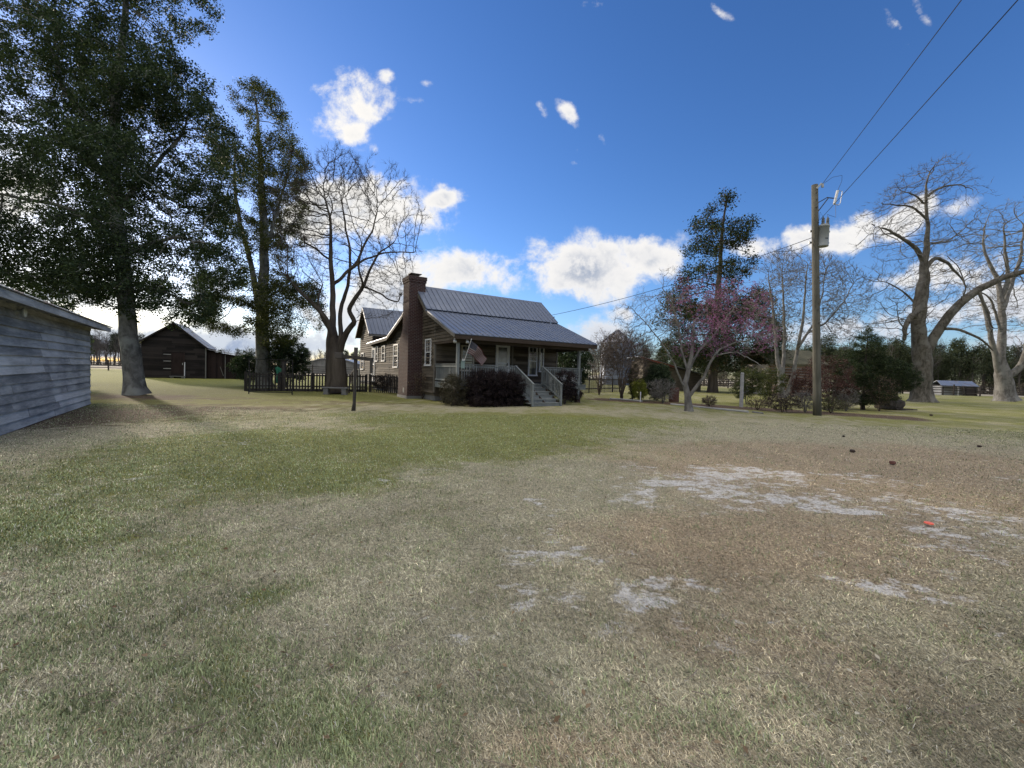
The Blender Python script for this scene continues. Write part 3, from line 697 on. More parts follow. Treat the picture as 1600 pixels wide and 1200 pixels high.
# magnolia
bm = G(1113, 613)
tree('magnolia_tree', 'tall conical dark green magnolia behind the pink blossoming tree', 'tree', bm,
     [(pl([(1113,613),(1113,590),(1116,560),(1120,500),(1124,430),(1128,380),(1132,330),(1135,305)], bm.y), .55, .06)],
     evol([(1135,312,14,12,bm.y,1.2,30),(1128,340,30,20,bm.y,2,90),(1098,352,18,12,bm.y,1.5,40),(1162,345,22,12,bm.y,1.5,50),(1128,372,44,18,bm.y,3,130),(1092,395,22,14,bm.y,2,60),(1130,408,50,16,bm.y,3.5,140),(1100,428,38,18,bm.y,3.5,130),(1145,432,34,16,bm.y,3,100),(1125,465,75,40,bm.y,5,460),(1125,520,92,45,bm.y,6,760),(1085,530,50,40,bm.y,5,260),(1165,510,45,55,bm.y,5,340),(1150,565,70,22,bm.y,5,240),(1040,500,18,25,bm.y,2,50),(1185,470,26,18,bm.y,2.5,60),(1060,470,22,18,bm.y,2.5,50),(1205,540,20,25,bm.y,2.5,60)]),
     .55, .6, 5, .016, .6, BK_TAN, LF_MAG, (46000, .27, .17, .42, 7), iters=70, jit=.3, flare=.2, thick=.08, rleaf=.03)

# redbud
br_ = G(1076, 642)
tree('redbud_tree', 'small pale-barked tree with purple pink blossom in front of the magnolia', 'tree', br_,
     [(pl([(1076,642),(1075,625),(1073,612),(1070,600),(1075,580),(1080,560),(1083,535),(1085,500)], br_.y), .17, .03),
      (pl([(1073,612),(1064,595),(1058,580),(1052,565),(1030,530),(1005,500),(985,480)], br_.y, -1), .05, .012),
      (pl([(1075,622),(1085,608),(1100,590),(1110,565),(1125,545),(1150,535),(1180,530)], br_.y, -.8), .09, .02),
      (pl([(1078,575),(1090,550),(1115,525),(1140,490),(1155,470)], br_.y, 1), .06, .02),
      (pl([(1075,580),(1065,550),(1060,510),(1050,470),(1035,450)], br_.y, .8), .06, .02),
      (pl([(1115,555),(1150,550),(1180,565),(1200,580)], br_.y-1, -1), .035, .012)],
     evol([(1080,490,60,50,br_.y,2,700),(1150,480,50,45,br_.y,1.6,420),(1010,500,55,40,br_.y,1.7,480),(1040,455,40,35,br_.y,1.4,200),(1165,530,45,28,br_.y,1.5,260),(1060,540,90,24,br_.y,1.8,260),(1110,455,50,22,br_.y,1.4,200),(985,490,30,26,br_.y,1.2,140)], 1.5, .46),
     .13, .15, 1.4, .0042, .17, BK_PALE, twig=(.26, .0034, 2, .6, .25), flowers=((17000, .035, .02, .8, 3, 'ends', lambda s: (s[:, 0] > -.9+.6*rng.random(len(s))) & ((vnoise(s[:, 0]*1.6, s[:, 2]*1.6, 77) > .34) | (s[:, 0] > .3)) & (s[:, 2] > 2.6)), FL_PINK),
     buds=((1800, .02, .02, .8, 2, 'ends', lambda s: s[:, 0] < -.3), FL_PINK), iters=90, jit=.3, flare=.3, thick=.03, k_scale=.5, rleaf=.009)

# bare upswept tree behind the pole
bt = G(1222, 622)
tree('bare_tree', 'bare upswept pale-limbed tree with two trunks standing behind the utility pole', 'tree', bt,
     [(pl([(1222,622),(1220,600),(1219,580),(1214,560),(1212,520),(1206,470),(1200,430)], bt.y), [.28,.26,.22,.15,.11,.08,.03], 0),
      (pl([(1221,595),(1225,560),(1226,520),(1224,470),(1222,420)], bt.y, 1), .18, .04),
      (pl([(1223,620),(1232,612),(1238,592),(1242,570),(1246,545),(1262,520),(1275,500),(1285,460),(1290,420)], bt.y, -1), [.24,.22,.19,.16,.13,.10,.07,.05,.03], 0),
      (pl([(1246,545),(1255,500),(1258,450),(1262,410)], bt.y-1, -1.5), .14, .03),
      (pl([(1262,520),(1290,505),(1320,470),(1335,440)], bt.y-.8, 1), .09, .03)],
     evol([(1222,450,48,62,bt.y,3,1500),(1265,450,45,58,bt.y,3,1300),(1305,465,40,55,bt.y,3,1200),(1250,520,80,30,bt.y,3,260),(1200,480,34,60,bt.y,2.5,300),(1325,460,22,30,bt.y,2,120)], .7, .43),
     .24, .27, 3.2, .0065, .28, BK_PALE, twig=(.55, .0085, 3, .28, .55), buds=((9000, .075, .015, .6, 1, 'ends'), BUD), iters=90, jit=.16, grav=.16, flare=.2, thick=.05, rleaf=.018)

# big bare pecans on the right
bo = G(1440, 628)
tree('pecan_tree', 'huge bare tree with thick grey trunk and a heavy limb reaching to the right', 'tree', bo,
     [(pl([(1440,628),(1440,600),(1441,575),(1440,548),(1436,525),(1434,500),(1438,470),(1441,450),(1445,428),(1443,410),(1449,385),(1450,360),(1447,325),(1446,290),(1456,262)], bo.y), [.78,.68,.70,.70,.55,.50,.48,.44,.34,.27,.21,.16,.12,.08,.04], 0),
      (pl([(1446,556),(1453,540),(1465,518),(1485,490),(1502,472),(1530,451),(1566,434),(1590,428),(1640,412)], bo.y, -2), .42, .16),
      (pl([(1442,425),(1453,410),(1462,402),(1480,410),(1498,430),(1510,450)], bo.y, 1), .22, .04),
      (pl([(1443,408),(1432,388),(1410,372),(1385,358),(1362,350)], bo.y, -1), .20, .04),
      (pl([(1434,500),(1425,490),(1418,505),(1413,512),(1413,530)], bo.y, -1), .26, .14),
      (pl([(1448,310),(1458,298),(1480,290),(1500,288),(1520,296)], bo.y, 1), .12, .03),
      (pl([(1446,320),(1430,305),(1408,298)], bo.y, 0), .10, .03), (pl([(1449,380),(1480,378),(1510,355)], bo.y, 1), .09, .03),
      (pl([(1437,480),(1410,455),(1385,440),(1365,440)], bo.y, 1.5), .10, .03), (pl([(1449,345),(1425,322),(1395,320),(1375,318)], bo.y, -1), .11, .03),
      (pl([(1530,451),(1535,470),(1545,490),(1550,520)], bo.y-1.5, 0), .13, .05), (pl([(1500,473),(1510,450),(1500,420),(1480,400)], bo.y-1.2, 1), .06, .03),
      (pl([(1470,512),(1500,515),(1530,528),(1552,548)], bo.y-.8, -1), .14, .06)],
     evol([(1448,285,45,30,bo.y,3.5,300),(1410,330,55,40,bo.y,4,420),(1490,310,42,30,bo.y,3.5,160),(1400,400,55,50,bo.y,5,560),(1400,460,52,50,bo.y,5,640),(1480,400,60,50,bo.y,5,420),(1400,510,55,26,bo.y,4,240),(1520,430,60,40,bo.y,5,320),(1560,470,60,50,bo.y-1,4,240),(1460,450,50,50,bo.y,4,260),(1510,360,40,30,bo.y,3,120),(1600,420,40,50,bo.y-2,4,160)]),
     .36, .42, 5, .008, .95, BK_OAK, twig=(.6, .008, 3, .42, .2), iters=90, jit=.24, flare=.35, groove=.06, thick=.09, rleaf=.028)
bo2 = G(1572, 627)
tree('pecan_tree', 'bare tree with several forked pale trunks at the far right behind the heavy limb', 'tree', bo2,
     [(pl([(1572,627),(1570,605),(1566,585),(1563,560),(1566,530),(1567,500),(1562,465),(1560,440),(1545,410),(1535,380),(1540,350)], bo2.y), [.82,.74,.66,.42,.36,.30,.24,.20,.14,.10,.05], 0),
      (pl([(1564,590),(1556,560),(1552,540),(1545,512),(1540,490),(1535,470)], bo2.y, -1), .34, .12),
      (pl([(1570,590),(1585,582),(1597,570),(1605,545),(1612,500)], bo2.y, -1), .36, .18),
      (pl([(1567,480),(1575,455),(1585,430),(1595,400),(1600,350)], bo2.y, 1), .26, .06),
      (pl([(1562,470),(1575,440),(1572,400),(1568,350)], bo2.y, -1), .22, .06),
      (pl([(1566,525),(1550,470),(1540,460),(1520,450)], bo2.y, -2), .14, .05)],
     evol([(1560,360,50,40,bo2.y,5,420),(1600,370,50,55,bo2.y,6,420),(1545,420,50,50,bo2.y,5,380),(1600,450,60,60,bo2.y,6,360),(1520,400,40,40,bo2.y,4,200),(1580,330,40,16,bo2.y,4,160),(1540,500,50,40,bo2.y,5,200),(1640,500,40,70,bo2.y,5,160)]),
     .42, .5, 6, .009, 1.0, BK_PALE, twig=(.6, .009, 3, .4, .3), iters=80, jit=.22, flare=.35, groove=.06, thick=.1, rleaf=.03)

# ------------------------------------------------------------------ shrubs
def stems_seed(base, n, spread, h, r):
    out = [([Vector(base), Vector(base)+Vector((0, 0, .06))], r, r)]
    for i in range(n):
        a = 2*pi*i/n+random.uniform(-.3, .3); s_ = spread*random.uniform(.4, 1)
        p0 = Vector(base)+Vector((cos(a)*.04, sin(a)*.04, 0)); p2 = Vector(base)+Vector((cos(a)*s_, sin(a)*s_, h*random.uniform(.5, .8)))
        p1 = (p0+p2)/2+Vector((cos(a)*-.05, sin(a)*-.05, .1*h)); out.append(([p0, p1, p2], r, r*.5))
    return out
def shrub(name, label, px, py, w, h, dens, bark, leafmat=None, leaf=None, twig=None, lobes=3, cat='bush', step=.12, rt=.004, grav=.05, group=None, n=5, zlow=.1, Yd=None, depth=None, buds=None, X=None):
    b = G(px, max(py, 600)); b = Vector((b.x, b.y, 0)); 
    if Yd: q = P(px, py, Yd); b = Vector((q.x, Yd, 0))
    if X is not None: b = Vector((X, Yd, 0))
    A = [ellip((b.x, b.y, h*(.5+zlow/2)), (w/2*.85, (depth or w)/2*.85, h/2*(1-zlow)), dens//2)]
    for i in range(lobes):
        a = random.uniform(0, 2*pi); rr = random.uniform(.3, .6)
        A.append(ellip((b.x+cos(a)*w/2*rr, b.y+sin(a)*(depth or w)/2*rr, h*random.uniform(.35, .78)), (w*.24, w*.24, h*.24), dens//(2*lobes)))
    A = np.concatenate(A); A = A[A[:, 2] > .05]
    return tree(name, label, cat, b, stems_seed(b, n, w*.25, h, rt*5), A, step, step*1.15, max(1.0, w), rt, rt*9, bark, leafmat, leaf, twig, iters=40, jit=.3, grav=grav, flare=0, groove=0, thick=rt*6, rleaf=rt*3, k_scale=.4, group=group, buds=buds)

shrub('holly_bush', 'dark rounded evergreen bush to the right of the tall tree behind the picket fence', 447, 602, 3.4, 3.9, 700, BK_DARK, LF_HOLLY, (22000, .11, .07, .5, 3), Yd=30.5, step=.22, rt=.006)
shrub('holly_bush', 'lower dark evergreen bush to the left of the tall tree behind the picket fence', 390, 603, 2.9, 2.7, 420, BK_DARK, LF_HOLLY, (13000, .10, .07, .5, 3), Yd=31, step=.22, rt=.006)
shrub('hedge_bush', 'small twiggy brown bush at the foot of the brick chimney', 660, 624, 1.9, 1.5, 420, BK_TWIG, LF_DRY, (900, .045, .03, .5, 1), (.2, .005, 5, .5, .4), Yd=23.0, step=.13)
shrub('shrub', 'low dark shrub behind the picket fence beside the house wall', 604, 609, 1.9, 1.35, 300, BK_TWIG, LF_HEDGE, (4500, .06, .05, .5, 2), (.16, .004, 1, .5, .4), Yd=28.0, step=.15)
shrub('evergreen_bush', 'dark green bush seen behind the right end of the porch', 893, 600, 3.4, 4.3, 800, BK_DARK, LF_HOLLY, (20000, .12, .08, .5, 3), Yd=31, step=.24, rt=.006)
shrub('shrub', 'low dark shrub beside the right foot of the porch', 893, 628, 1.7, .95, 380, BK_TWIG, LF_HEDGE, (9000, .05, .04, .5, 2), Yd=23.6, step=.11)
shrub('potted_shrub', 'dark leafy shrub growing in front of the right porch railing', 883, 604, 1.5, 1.85, 300, BK_TWIG, LF_HEDGE, (6500, .07, .05, .45, 2), Yd=21.7, step=.13, zlow=.35)
shrub('crape_myrtle', 'bare vase-shaped shrub of many pale stems, taller of the two beyond the right fence end', 971, 625, 4.0, 4.6, 5000, BK_TWIG, None, None, (.45, .0075, 5, .35, .4), Yd=27.6, step=.2, rt=.006, n=9, grav=.05, cat='shrub', zlow=.38)
shrub('crape_myrtle', 'bare dark-stemmed shrub clump right beside the end of the house', 936, 617, 3.4, 4.2, 3200, BK_TWIG, None, None, (.4, .0075, 5, .4, .35), Yd=33, step=.22, rt=.006, n=8, cat='shrub', zlow=.3)
shrub('flowering_tree', 'slim bare tree with peach coloured buds rising behind the corner of the house roof', 940, 600, 4.0, 6.6, 900, BK_TWIG, None, None, (.5, .007, 2, .5, .3), Yd=46, step=.35, rt=.008, n=4, cat='tree', zlow=.4, buds=((3000, .06, .02, .7, 2, 'ends'), LF_DRY))
shrub('evergreen_bush', 'large round dark green bush left of the pink blossoming tree', 1026, 627, 2.3, 2.55, 900, BK_DARK, LF_HOLLY, (26000, .075, .05, .5, 3), Yd=27.5, step=.15, rt=.005, lobes=5, zlow=.02)
shrub('conifer_shrub', 'small bright yellow-green bush beside the large dark bush', 999, 626, 1.15, 1.5, 420, BK_DARK, LF_YEL, (11000, .05, .035, .5, 2), Yd=26.6, step=.10, zlow=.02)
shrub('conifer_shrub', 'slim olive green upright shrub rising behind the yellow-green bush', 988, 622, .9, 2.5, 340, BK_DARK, LF_OLIVE, (9000, .06, .04, .5, 2), Yd=28.0, step=.13, zlow=.02)
shrub('bare_shrub', 'bare grey twiggy shrub in the bed in front of the large dark bush', 1036, 628, 1.9, 1.45, 700, BK_PALE, None, None, (.28, .0055, 5, .45, .4), Yd=25.2, step=.12, n=8)
shrub('grass_tuft', 'small dark red twiggy tuft in the bed to the right of the pink blossoming tree', 1108, 635, .95, .55, 240, BK_TWIG, LF_RED, (900, .03, .02, .4, 1), (.22, .0045, 7, .4, .5), Yd=23.6, step=.07)
shrub('evergreen_bush', 'bush with yellow-green top behind the wooden post in the bed', 1166, 628, 2.1, 2.35, 560, BK_PALE, LF_OLIVE, (12000, .065, .05, .5, 2), (.2, .004, 1, .5, .4), Yd=26.5, step=.15, zlow=.2)
shrub('evergreen_bush', 'loose olive green bush at the foot of the bare two-trunk tree', 1204, 630, 2.2, 2.4, 480, BK_DARK, LF_OLIVE, (9500, .065, .05, .5, 2), Yd=27.2, step=.16, zlow=.2)
shrub('low_shrub', 'low brown twiggy shrub in the bed directly behind the log edging', 1184, 640, 1.5, .6, 420, BK_TWIG, LF_DRY, (700, .035, .02, .5, 1), (.2, .005, 6, .5, .3), Yd=21.8, step=.1, depth=.9)
shrub('low_shrub', 'dark tangled low shrub just left of the utility pole', 1222, 645, 2.1, .95, 700, BK_TWIG, LF_HEDGE, (4500, .04, .03, .5, 1), (.24, .005, 5, .5, .3), Yd=20.6, step=.12, depth=1.2)
shrub('low_shrub', 'grey twiggy shrub touching the left side of the utility pole', 1258, 643, 1.4, 1.1, 520, BK_PALE, None, None, (.26, .005, 6, .45, .35), Yd=20.9, step=.11, depth=1.0)
shrub('red_leaf_shrub', 'shrub with dark red leaves right behind the utility pole', 1296, 640, 2.6, 3.1, 800, BK_TWIG, LF_RED, (8500, .065, .06, .5, 2), (.22, .004, 1, .5, .4), Yd=23.4, step=.18, zlow=.1)
shrub('red_leaf_shrub', 'shrub with sparse red leaves in front of the log cabin', 1255, 630, 2.0, 2.5, 480, BK_TWIG, LF_RED, (6500, .06, .05, .5, 2), (.22, .004, 2, .5, .4), Yd=25.4, step=.17, zlow=.1)
shrub('low_shrub', 'low dark undergrowth shrub between the utility pole and the cedar', 1298, 645, 1.9, .85, 560, BK_TWIG, LF_OLIVE, (3000, .04, .03, .5, 1), (.24, .005, 5, .5, .3), Yd=21.2, step=.11, depth=1.1)
shrub('low_shrub', 'pale grey bare twiggy shrub at the foot of the cedar', 1322, 640, 1.3, 1.2, 460, BK_PALE, None, None, (.28, .0055, 5, .45, .4), Yd=22.8, step=.11)
for i, (bx, by) in enumerate(((-38, 26), (-33.5, 27.0), (-29.2, 26.0), (-42, 24))):  # bushes added behind the shed to keep low sun off the foreground lawn
    shrub('evergreen_bush', ['evergreen bush behind the shed far left, beyond the roof', 'evergreen bush behind the shed, second from its corner', 'evergreen bush behind the shed, nearest its corner', 'evergreen bush behind the shed, outermost'][i], 0, 0, 4.8, 6.4, 300, BK_DARK, LF_HOLLY, (9000, .2, .12, .5, 3), Yd=by, X=bx, step=.3, rt=.008, zlow=.02)
# cedar
bc = Vector((P(1352, 640, 24.6).x, 24.6, 0))
tree('cedar_tree', 'bushy dark green cedar between the utility pole and the huge bare tree', 'tree', bc,
     [(pl([(1348,640),(1349,610),(1351,580),(1354,550),(1356,525)], bc.y), .11, .02), (pl([(1349,620),(1330,600),(1320,585)], bc.y, -.6), .05, .02), (pl([(1350,615),(1375,598),(1400,585)], bc.y, -.6), .05, .02), (pl([(1350,600),(1340,575),(1335,560)], bc.y, .6), .04, .02)],
     evol([(1352,548,28,28,bc.y,1.0,360),(1350,580,44,30,bc.y,1.4,700),(1385,585,36,26,bc.y,1.3,460),(1348,610,46,24,bc.y,1.4,620),(1376,612,24,20,bc.y+.5,1.0,260),(1356,524,9,14,bc.y,.4,50),(1414,592,20,20,bc.y,.9,140),(1330,560,18,18,bc.y,.8,90)], 2.0, .42),
     .13, .14, 1.5, .0042, .12, BK_DARK, LF_CEDAR, (70000, .08, .05, .32, 4), iters=60, jit=.3, grav=.08, flare=.1, thick=.03, k_scale=.5, rleaf=.010)
shrub('bare_shrub', 'bare brown twiggy shrub growing out of the right side of the cedar', 1374, 640, 2.0, 2.0, 620, BK_TWIG, LF_DRY, (700, .04, .02, .5, 1), (.35, .004, 2, .4, .4), Yd=23.6, step=.14)

# hedge in front of the porch
HA = radians(57.9); HO = G(832.7, 635.4); HD1 = Vector((sin(HA), cos(HA), 0)); HD2 = Vector((-cos(HA), sin(HA), 0)); HRZ = pi/2-HA
def HW(s, t, z=0): return HO+HD1*s+HD2*t+Vector((0, 0, z))
def boxvol(s0, s1, t0, t1, z0, z1, n):
    q = rng.random((n, 3)); return np.array([tuple(HW(s0+(s1-s0)*a, t0+(t1-t0)*b, z0+(z1-z0)*c)) for a, b, c in q])
def hedge(label, s0, s1, t0, t1, h, n, lm, nl):
    c = HW((s0+s1)/2, (t0+t1)/2)
    seeds = [([c, c+Vector((0, 0, .05))], .03, .03)]
    for i in range(int((s1-s0)/.35)+1):
        s = s0+.2+i*.35; b = HW(s, (t0+t1)/2+random.uniform(-.2, .2)); seeds.append(([b, b+Vector((random.uniform(-.1, .1), random.uniform(-.1, .1), h*.6))], .018, .01))
    v = np.concatenate([boxvol(s0, s1, t0, t1, .04, h*.88, n), boxvol(s0+.15, s1-.2, t0+.15, t1-.15, h*.8, h*1.05, n//6)])
    tree('hedge', label, 'hedge', c, seeds, v, .11, .12, 2., .004, .03, BK_TWIG, lm, (nl, .05, .045, .5, 2), (.2, .0035, 2, .5, .5), iters=40, flare=0, groove=0, thick=.012, k_scale=.3, rleaf=.008)
hedge('long clipped dark purple hedge in front of the porch, left of the steps', -2.95, -.25, .25, 1.45, 1.55, 1900, LF_HEDGE, 62000)
hedge('smaller brown-green hedge bush at the left front corner of the house', -3.9, -3.0, .9, 2.2, 1.35, 500, M_leaf('brown_hedge_leaves', (.03, .03, .018), (.09, .08, .05), None, .15), 11000)

# ------------------------------------------------------------------ building helpers
def siding(mb, o, d, nr, ext, z0, z1, expo, th=.042, seg=(2.2, 4.5), wob=.0, tilt=0):
    o = Vector(o); d = Vector(d).normalized(); nr = Vector(nr).normalized(); up = Vector((0, 0, 1))
    z = z0
    while z < z1-.01:
        for a, b in ext(z+expo*.6):
            x = a
            while x < b-.02:
                L = random.uniform(*seg); e = min(b, x+L)
                if b-e < .5: e = b
                w1 = random.uniform(-wob, wob); w2 = random.uniform(-wob, wob); k = random.uniform(.85, 1.25)
                p = lambda xx, off, zz: o+d*xx+nr*off+up*zz
                e2 = e-.003; zt = z+expo+.02
                mb.hexa([p(x, -.01, z+w1), p(e2, -.01, z+w2), p(e2, th*k, z+w2), p(x, th*k, z+w1), p(x, -.01, zt), p(e2, -.01, zt), p(e2, .004, zt), p(x, .004, zt)])
                x = e
        z += expo
def window(parent, o, d, nr, a0, a1, z0, z1, frame=.07, grid=(0, 0), off=.03, mid=True, mat=None, label=None, depth=.05):
    o = Vector(o); d = Vector(d).normalized(); nr = Vector(nr).normalized(); up = Vector((0, 0, 1)); mb = MB()
    mat = mat or WHITE
    def bx(m_, x0, x1, q0, q1, n0, n1):
        P8 = [o+d*x+nr*n_+up*z for z in (q0, q1) for x, n_ in ((x0, n0), (x1, n0), (x1, n1), (x0, n1))]
        m_.hexa(P8)
    n0 = -.02; n1 = off+depth
    bx(mb, a0, a0+frame, z0, z1, n0, n1); bx(mb, a1-frame, a1, z0, z1, n0, n1)
    bx(mb, a0+frame, a1-frame, z1-frame, z1, n0, n1-.002); bx(mb, a0-.03, a1+.03, z0-.03, z0+frame*.8, n0, n1+.03)
    zm = (z0+z1)/2
    if mid: bx(mb, a0+frame, a1-frame, zm-.025, zm+.025, n0, n1-.015)
    if grid[0]:
        for i in range(1, grid[0]):
            x = a0+frame+(a1-a0-2*frame)*i/grid[0]; bx(mb, x-.009, x+.009, zm, z1-frame, off, off+.018)
        for j in range(1, grid[1]):
            q = zm+(z1-frame-zm)*j/grid[1]; bx(mb, a0+frame, a1-frame, q-.009, q+.009, off, off+.016)
    w = mb.build('window', mat, parent)
    if label: w['label'] = label
    g = MB(); bx(g, a0+frame*.6, a1-frame*.6, z0+frame*.5, z1-frame*.6, off-.012, off+.004)
    g.build('pane', GLASS, w)
    return w
def rib_roof(mb, a, b, c, d, th, pitch, rib=(.045, .034), ribs=True):
    """a,b lower edge ends, d,c upper edge ends (a-d and b-c run up the slope)"""
    a, b, c, d = map(Vector, (a, b, c, d)); nr = (b-a).cross(d-a).normalized()
    if nr.z < 0: nr = -nr
    mb.hexa([a-nr*th, b-nr*th, c-nr*th, d-nr*th, a, b, c, d])
    if ribs:
        n = max(1, int(round((b-a).length/pitch)))
        for i in range(n+1):
            f = i/n; f = min(max(f, .003), .997); p = a+(b-a)*f; q = d+(c-d)*f; e = (b-a).normalized()
            w = rib[0]/2; h = rib[1]
            mb.add([p-e*w, p+e*w, p+e*w*.5+nr*h, p-e*w*.5+nr*h, q-e*w, q+e*w, q+e*w*.5+nr*h, q-e*w*.5+nr*h], [(0, 1, 2, 3), (7, 6, 5, 4), (1, 5, 6, 2), (3, 7, 4, 0) if False else (0, 3, 7, 4), (2, 6, 7, 3)])

# ------------------------------------------------------------------ farmhouse (local x along the porch, y back, z up)
def build_house():
    H = thing('farmhouse', 'brown clapboard farmhouse with grey metal roof, covered front porch and tall brick chimney', 'house', HO, HRZ)
    s0, s1 = -3.28, 4.75; tw = 4.36; tr = 17.55
    prof = [(1.18, 3.30), (4.85, 4.76), (6.66, 6.22), (9.16, 4.86), (12.4, 3.74), (18.2, 3.56)]
    def zr(t):
        for (a, za), (b, zb) in zip(prof, prof[1:]):
            if a <= t <= b: return za+(zb-za)*(t-a)/(b-a)
        return 0
    ts = np.linspace(1.5, tr, 400)
    def ext(z):
        ok = [t for t in ts if zr(t)-.16 > z and (t > tw or z > 3.02)]
        return [(min(ok), max(ok))] if ok else []
    # body core
    mb = MB()
    poly = [(s0+.02, tw, .25)]+[(s0+.02, tw, zr(tw)-.2)]+[(s0+.02, t, z-.2) for t, z in prof[1:-1]]+[(s0+.02, tr, 3.35), (s0+.02, tr, .25)]
    mb.prism(poly, (s1-s0-.04, 0, 0))
    mb.prism([(s0+.02, 1.62, 3.1), (s0+.02, 1.62, 3.22), (s0+.02, tw, zr(tw)-.16), (s0+.02, tw, 3.1)], (.04, 0, 0))
    mb.prism([(s1-.06, 1.62, 3.1), (s1-.06, 1.62, 3.22), (s1-.06, tw, zr(tw)-.16), (s1-.06, tw, 3.1)], (.04, 0, 0))
    mb.build('wall_core', W_SIDE, H)
    mb = MB()
    siding(mb, (s0, 0, 0), (0, 1, 0), (-1, 0, 0), ext, .42, 6.1, .165, th=.055, wob=.010)
    mb.build('side_wall', W_SIDE, H); mb = MB()
    siding(mb, (s1, 0, 0), (0, 1, 0), (1, 0, 0), ext, .42, 6.1, .165, th=.055, wob=.010)
    mb.build('side_wall', W_SIDE, H)
    mb = MB()
    siding(mb, (0, tw, 0), (1, 0, 0), (0, -1, 0), lambda z: [(s0, s1)], 1.06, 4.35, .15, wob=.004)
    mb.build('front_wall', W_SIDE, H)
    # corner boards and trim
    for q in ((s0-.045, s0+.05, tw-.06, tw+.08, .42, 3.05), (s0-.04, s0-.0, 12.75, 12.87, .5, 3.6), (s0-.042, s0-.0, tr-.1, tr+.04, .5, 3.4), (s1-.05, s1+.045, tw-.06, tw+.08, 1.06, 3.05), (s0-.04, s0+.0, 4.28, 4.4, 3.055, 4.35)):
        mb = MB(); mb.box(*q); mb.build('corner_trim', W_TRIM, H)
    # skirting under the side
    mb = MB(); mb.box(s0+.05, s1-.05, tw+.05, tr, 0, .46); mb.build('foundation', CONC, H)
    # roof
    L0, L1 = -3.65, 5.13
    mb = MB()
    def seg(t0, z0, t1, z1, up=0, x0=L0, x1=L1, pitch=.30): rib_roof(mb, (x0, t0, z0+up), (x1, t0, z0+up), (x1, t1, z1+up), (x0, t1, z1+up), .035, pitch)
    seg(1.18, 3.30, 4.95, 4.80); seg(4.80, 4.80, 6.66, 6.27, .03)
    mb2 = mb; rib_roof(mb, (L1, 9.16, 4.86), (L0, 9.16, 4.86), (L0, 6.66, 6.30), (L1, 6.66, 6.30), .035, .30)
    rib_roof(mb, (L1, 12.4, 3.74), (L0, 12.4, 3.74), (L0, 9.16, 4.862), (L1, 9.16, 4.862), .035, .30)
    rib_roof(mb, (L1, 18.1, 3.56), (L0, 18.1, 3.56), (L0, 12.4, 3.742), (L1, 12.4, 3.742), .035, .30)
    # ridge cap
    mb.prism([(L0, 6.50, 6.17), (L0, 6.66, 6.36), (L0, 6.82, 6.22), (L0, 6.80, 6.20), (L0, 6.66, 6.33), (L0, 6.52, 6.15)], (L1-L0, 0, 0))
    mb.build('roof', ROOF, H)
    # rake boards, fascia, soffit, rafters
    pts = [(1.16, 3.26), (4.85, 4.72), (6.66, 6.18), (9.16, 4.80), (12.4, 3.68), (18.1, 3.50)]
    for xs in (L0+.02, L1-.02):
        mb = MB()
        for (a, za), (b, zb) in zip(pts, pts[1:]):
            mb.beam((xs, a, za-.07), (xs, b, zb-.07), .035, .15)
        mb.build('rake_board', W_TRIM, H)
    mb = MB()
    for (a, za), (b, zb) in zip(pts, pts[1:]):
        for xa, xb in ((L0+.03, s0), (s1, L1-.03)): mb.prism([(xa, a, za-.02), (xb, a, za-.02), (xb, b, zb-.02), (xa, b, zb-.02)], (0, 0, -.02))
    mb.prism([(s0, 1.2, 3.22), (s1, 1.2, 3.22), (s1, 4.9, 4.68), (s0, 4.9, 4.68)], (0, 0, -.02))
    mb.build('soffit', W_FASC, H)
    mb = MB(); mb.box(L0+.04, L1-.04, 1.16, 1.20, 3.06, 3.25); mb.box(s0-.03, s1+.03, 1.5, 1.64, 2.93, 3.13)
    mb.box(s0-.05, s0+.03, 1.64, tw, 2.94, 3.07); mb.box(s1-.05, s1+.03, 1.64, tw, 2.94, 3.07)
    mb.build('porch_beam', W_FASC, H)
    # porch
    mb = MB()
    x = s0
    while x < 4.7:
        mb.box(x, min(x+.135, 4.72), 1.52, tw, .985, 1.02); x += .14
    mb.box(s0, 4.7, 1.56, 1.60, .74, .985); mb.box(s0, s0+.04, 1.6, tw, .74, .985); mb.box(4.66, 4.7, 1.6, tw, .74, .985)
    mb.build('porch_floor', W_DECK, H)
    for xx in (s0+.1, -.95, 1.7, 4.3):
        m2 = MB(); m2.box(xx-.12, xx+.12, 1.66, 1.9, 0, .74); m2.build('pier', BRICK, H)
    for xx in (s0+.07, 4.24):
        m2 = MB(); m2.box(xx-.065, xx+.065, 1.6, 1.73, .2, 2.94); m2.build('porch_post', W_DECK, H)
    def railing(p, q, name='railing'):
        p = Vector(p); q = Vector(q); m_ = MB(); L = (q-p).length
        m_.beam(p+Vector((0, 0, .90)), q+Vector((0, 0, .90)), .09, .035); m_.beam(p+Vector((0, 0, .80)), q+Vector((0, 0, .80)), .035, .08); m_.beam(p+Vector((0, 0, .12)), q+Vector((0, 0, .12)), .035, .08)
        r = m_.build(name, W_DECK, H); m_ = MB(); n = int(L/.125)
        for i in range(1, n):
            c = p+(q-p)*i/n; e = (q-p).cross(Vector((0, 0, 1))).normalized()*.034
            m_.beam(c+e+Vector((0, 0, .05)), c+e+Vector((0, 0, .86)), .034, .034, (q-p).normalized())
        m_.build('balusters', W_DECK, r)
    railing((s0+.13, 1.6, 1.02), (.0, 1.6, 1.02)); railing((1.66, 1.6, 1.02), (4.2, 1.6, 1.02)); railing((s0+.03, 1.66, 1.02), (s0+.03, tw, 1.02)); railing((4.5, 1.66, 1.02), (4.5, tw, 1.02))
    for xx in (.0, 1.66):
        m2 = MB(); m2.box(xx-.045, xx+.045, 1.54, 1.63, .98, 1.97); m2.build('newel_post', W_DECK, H)
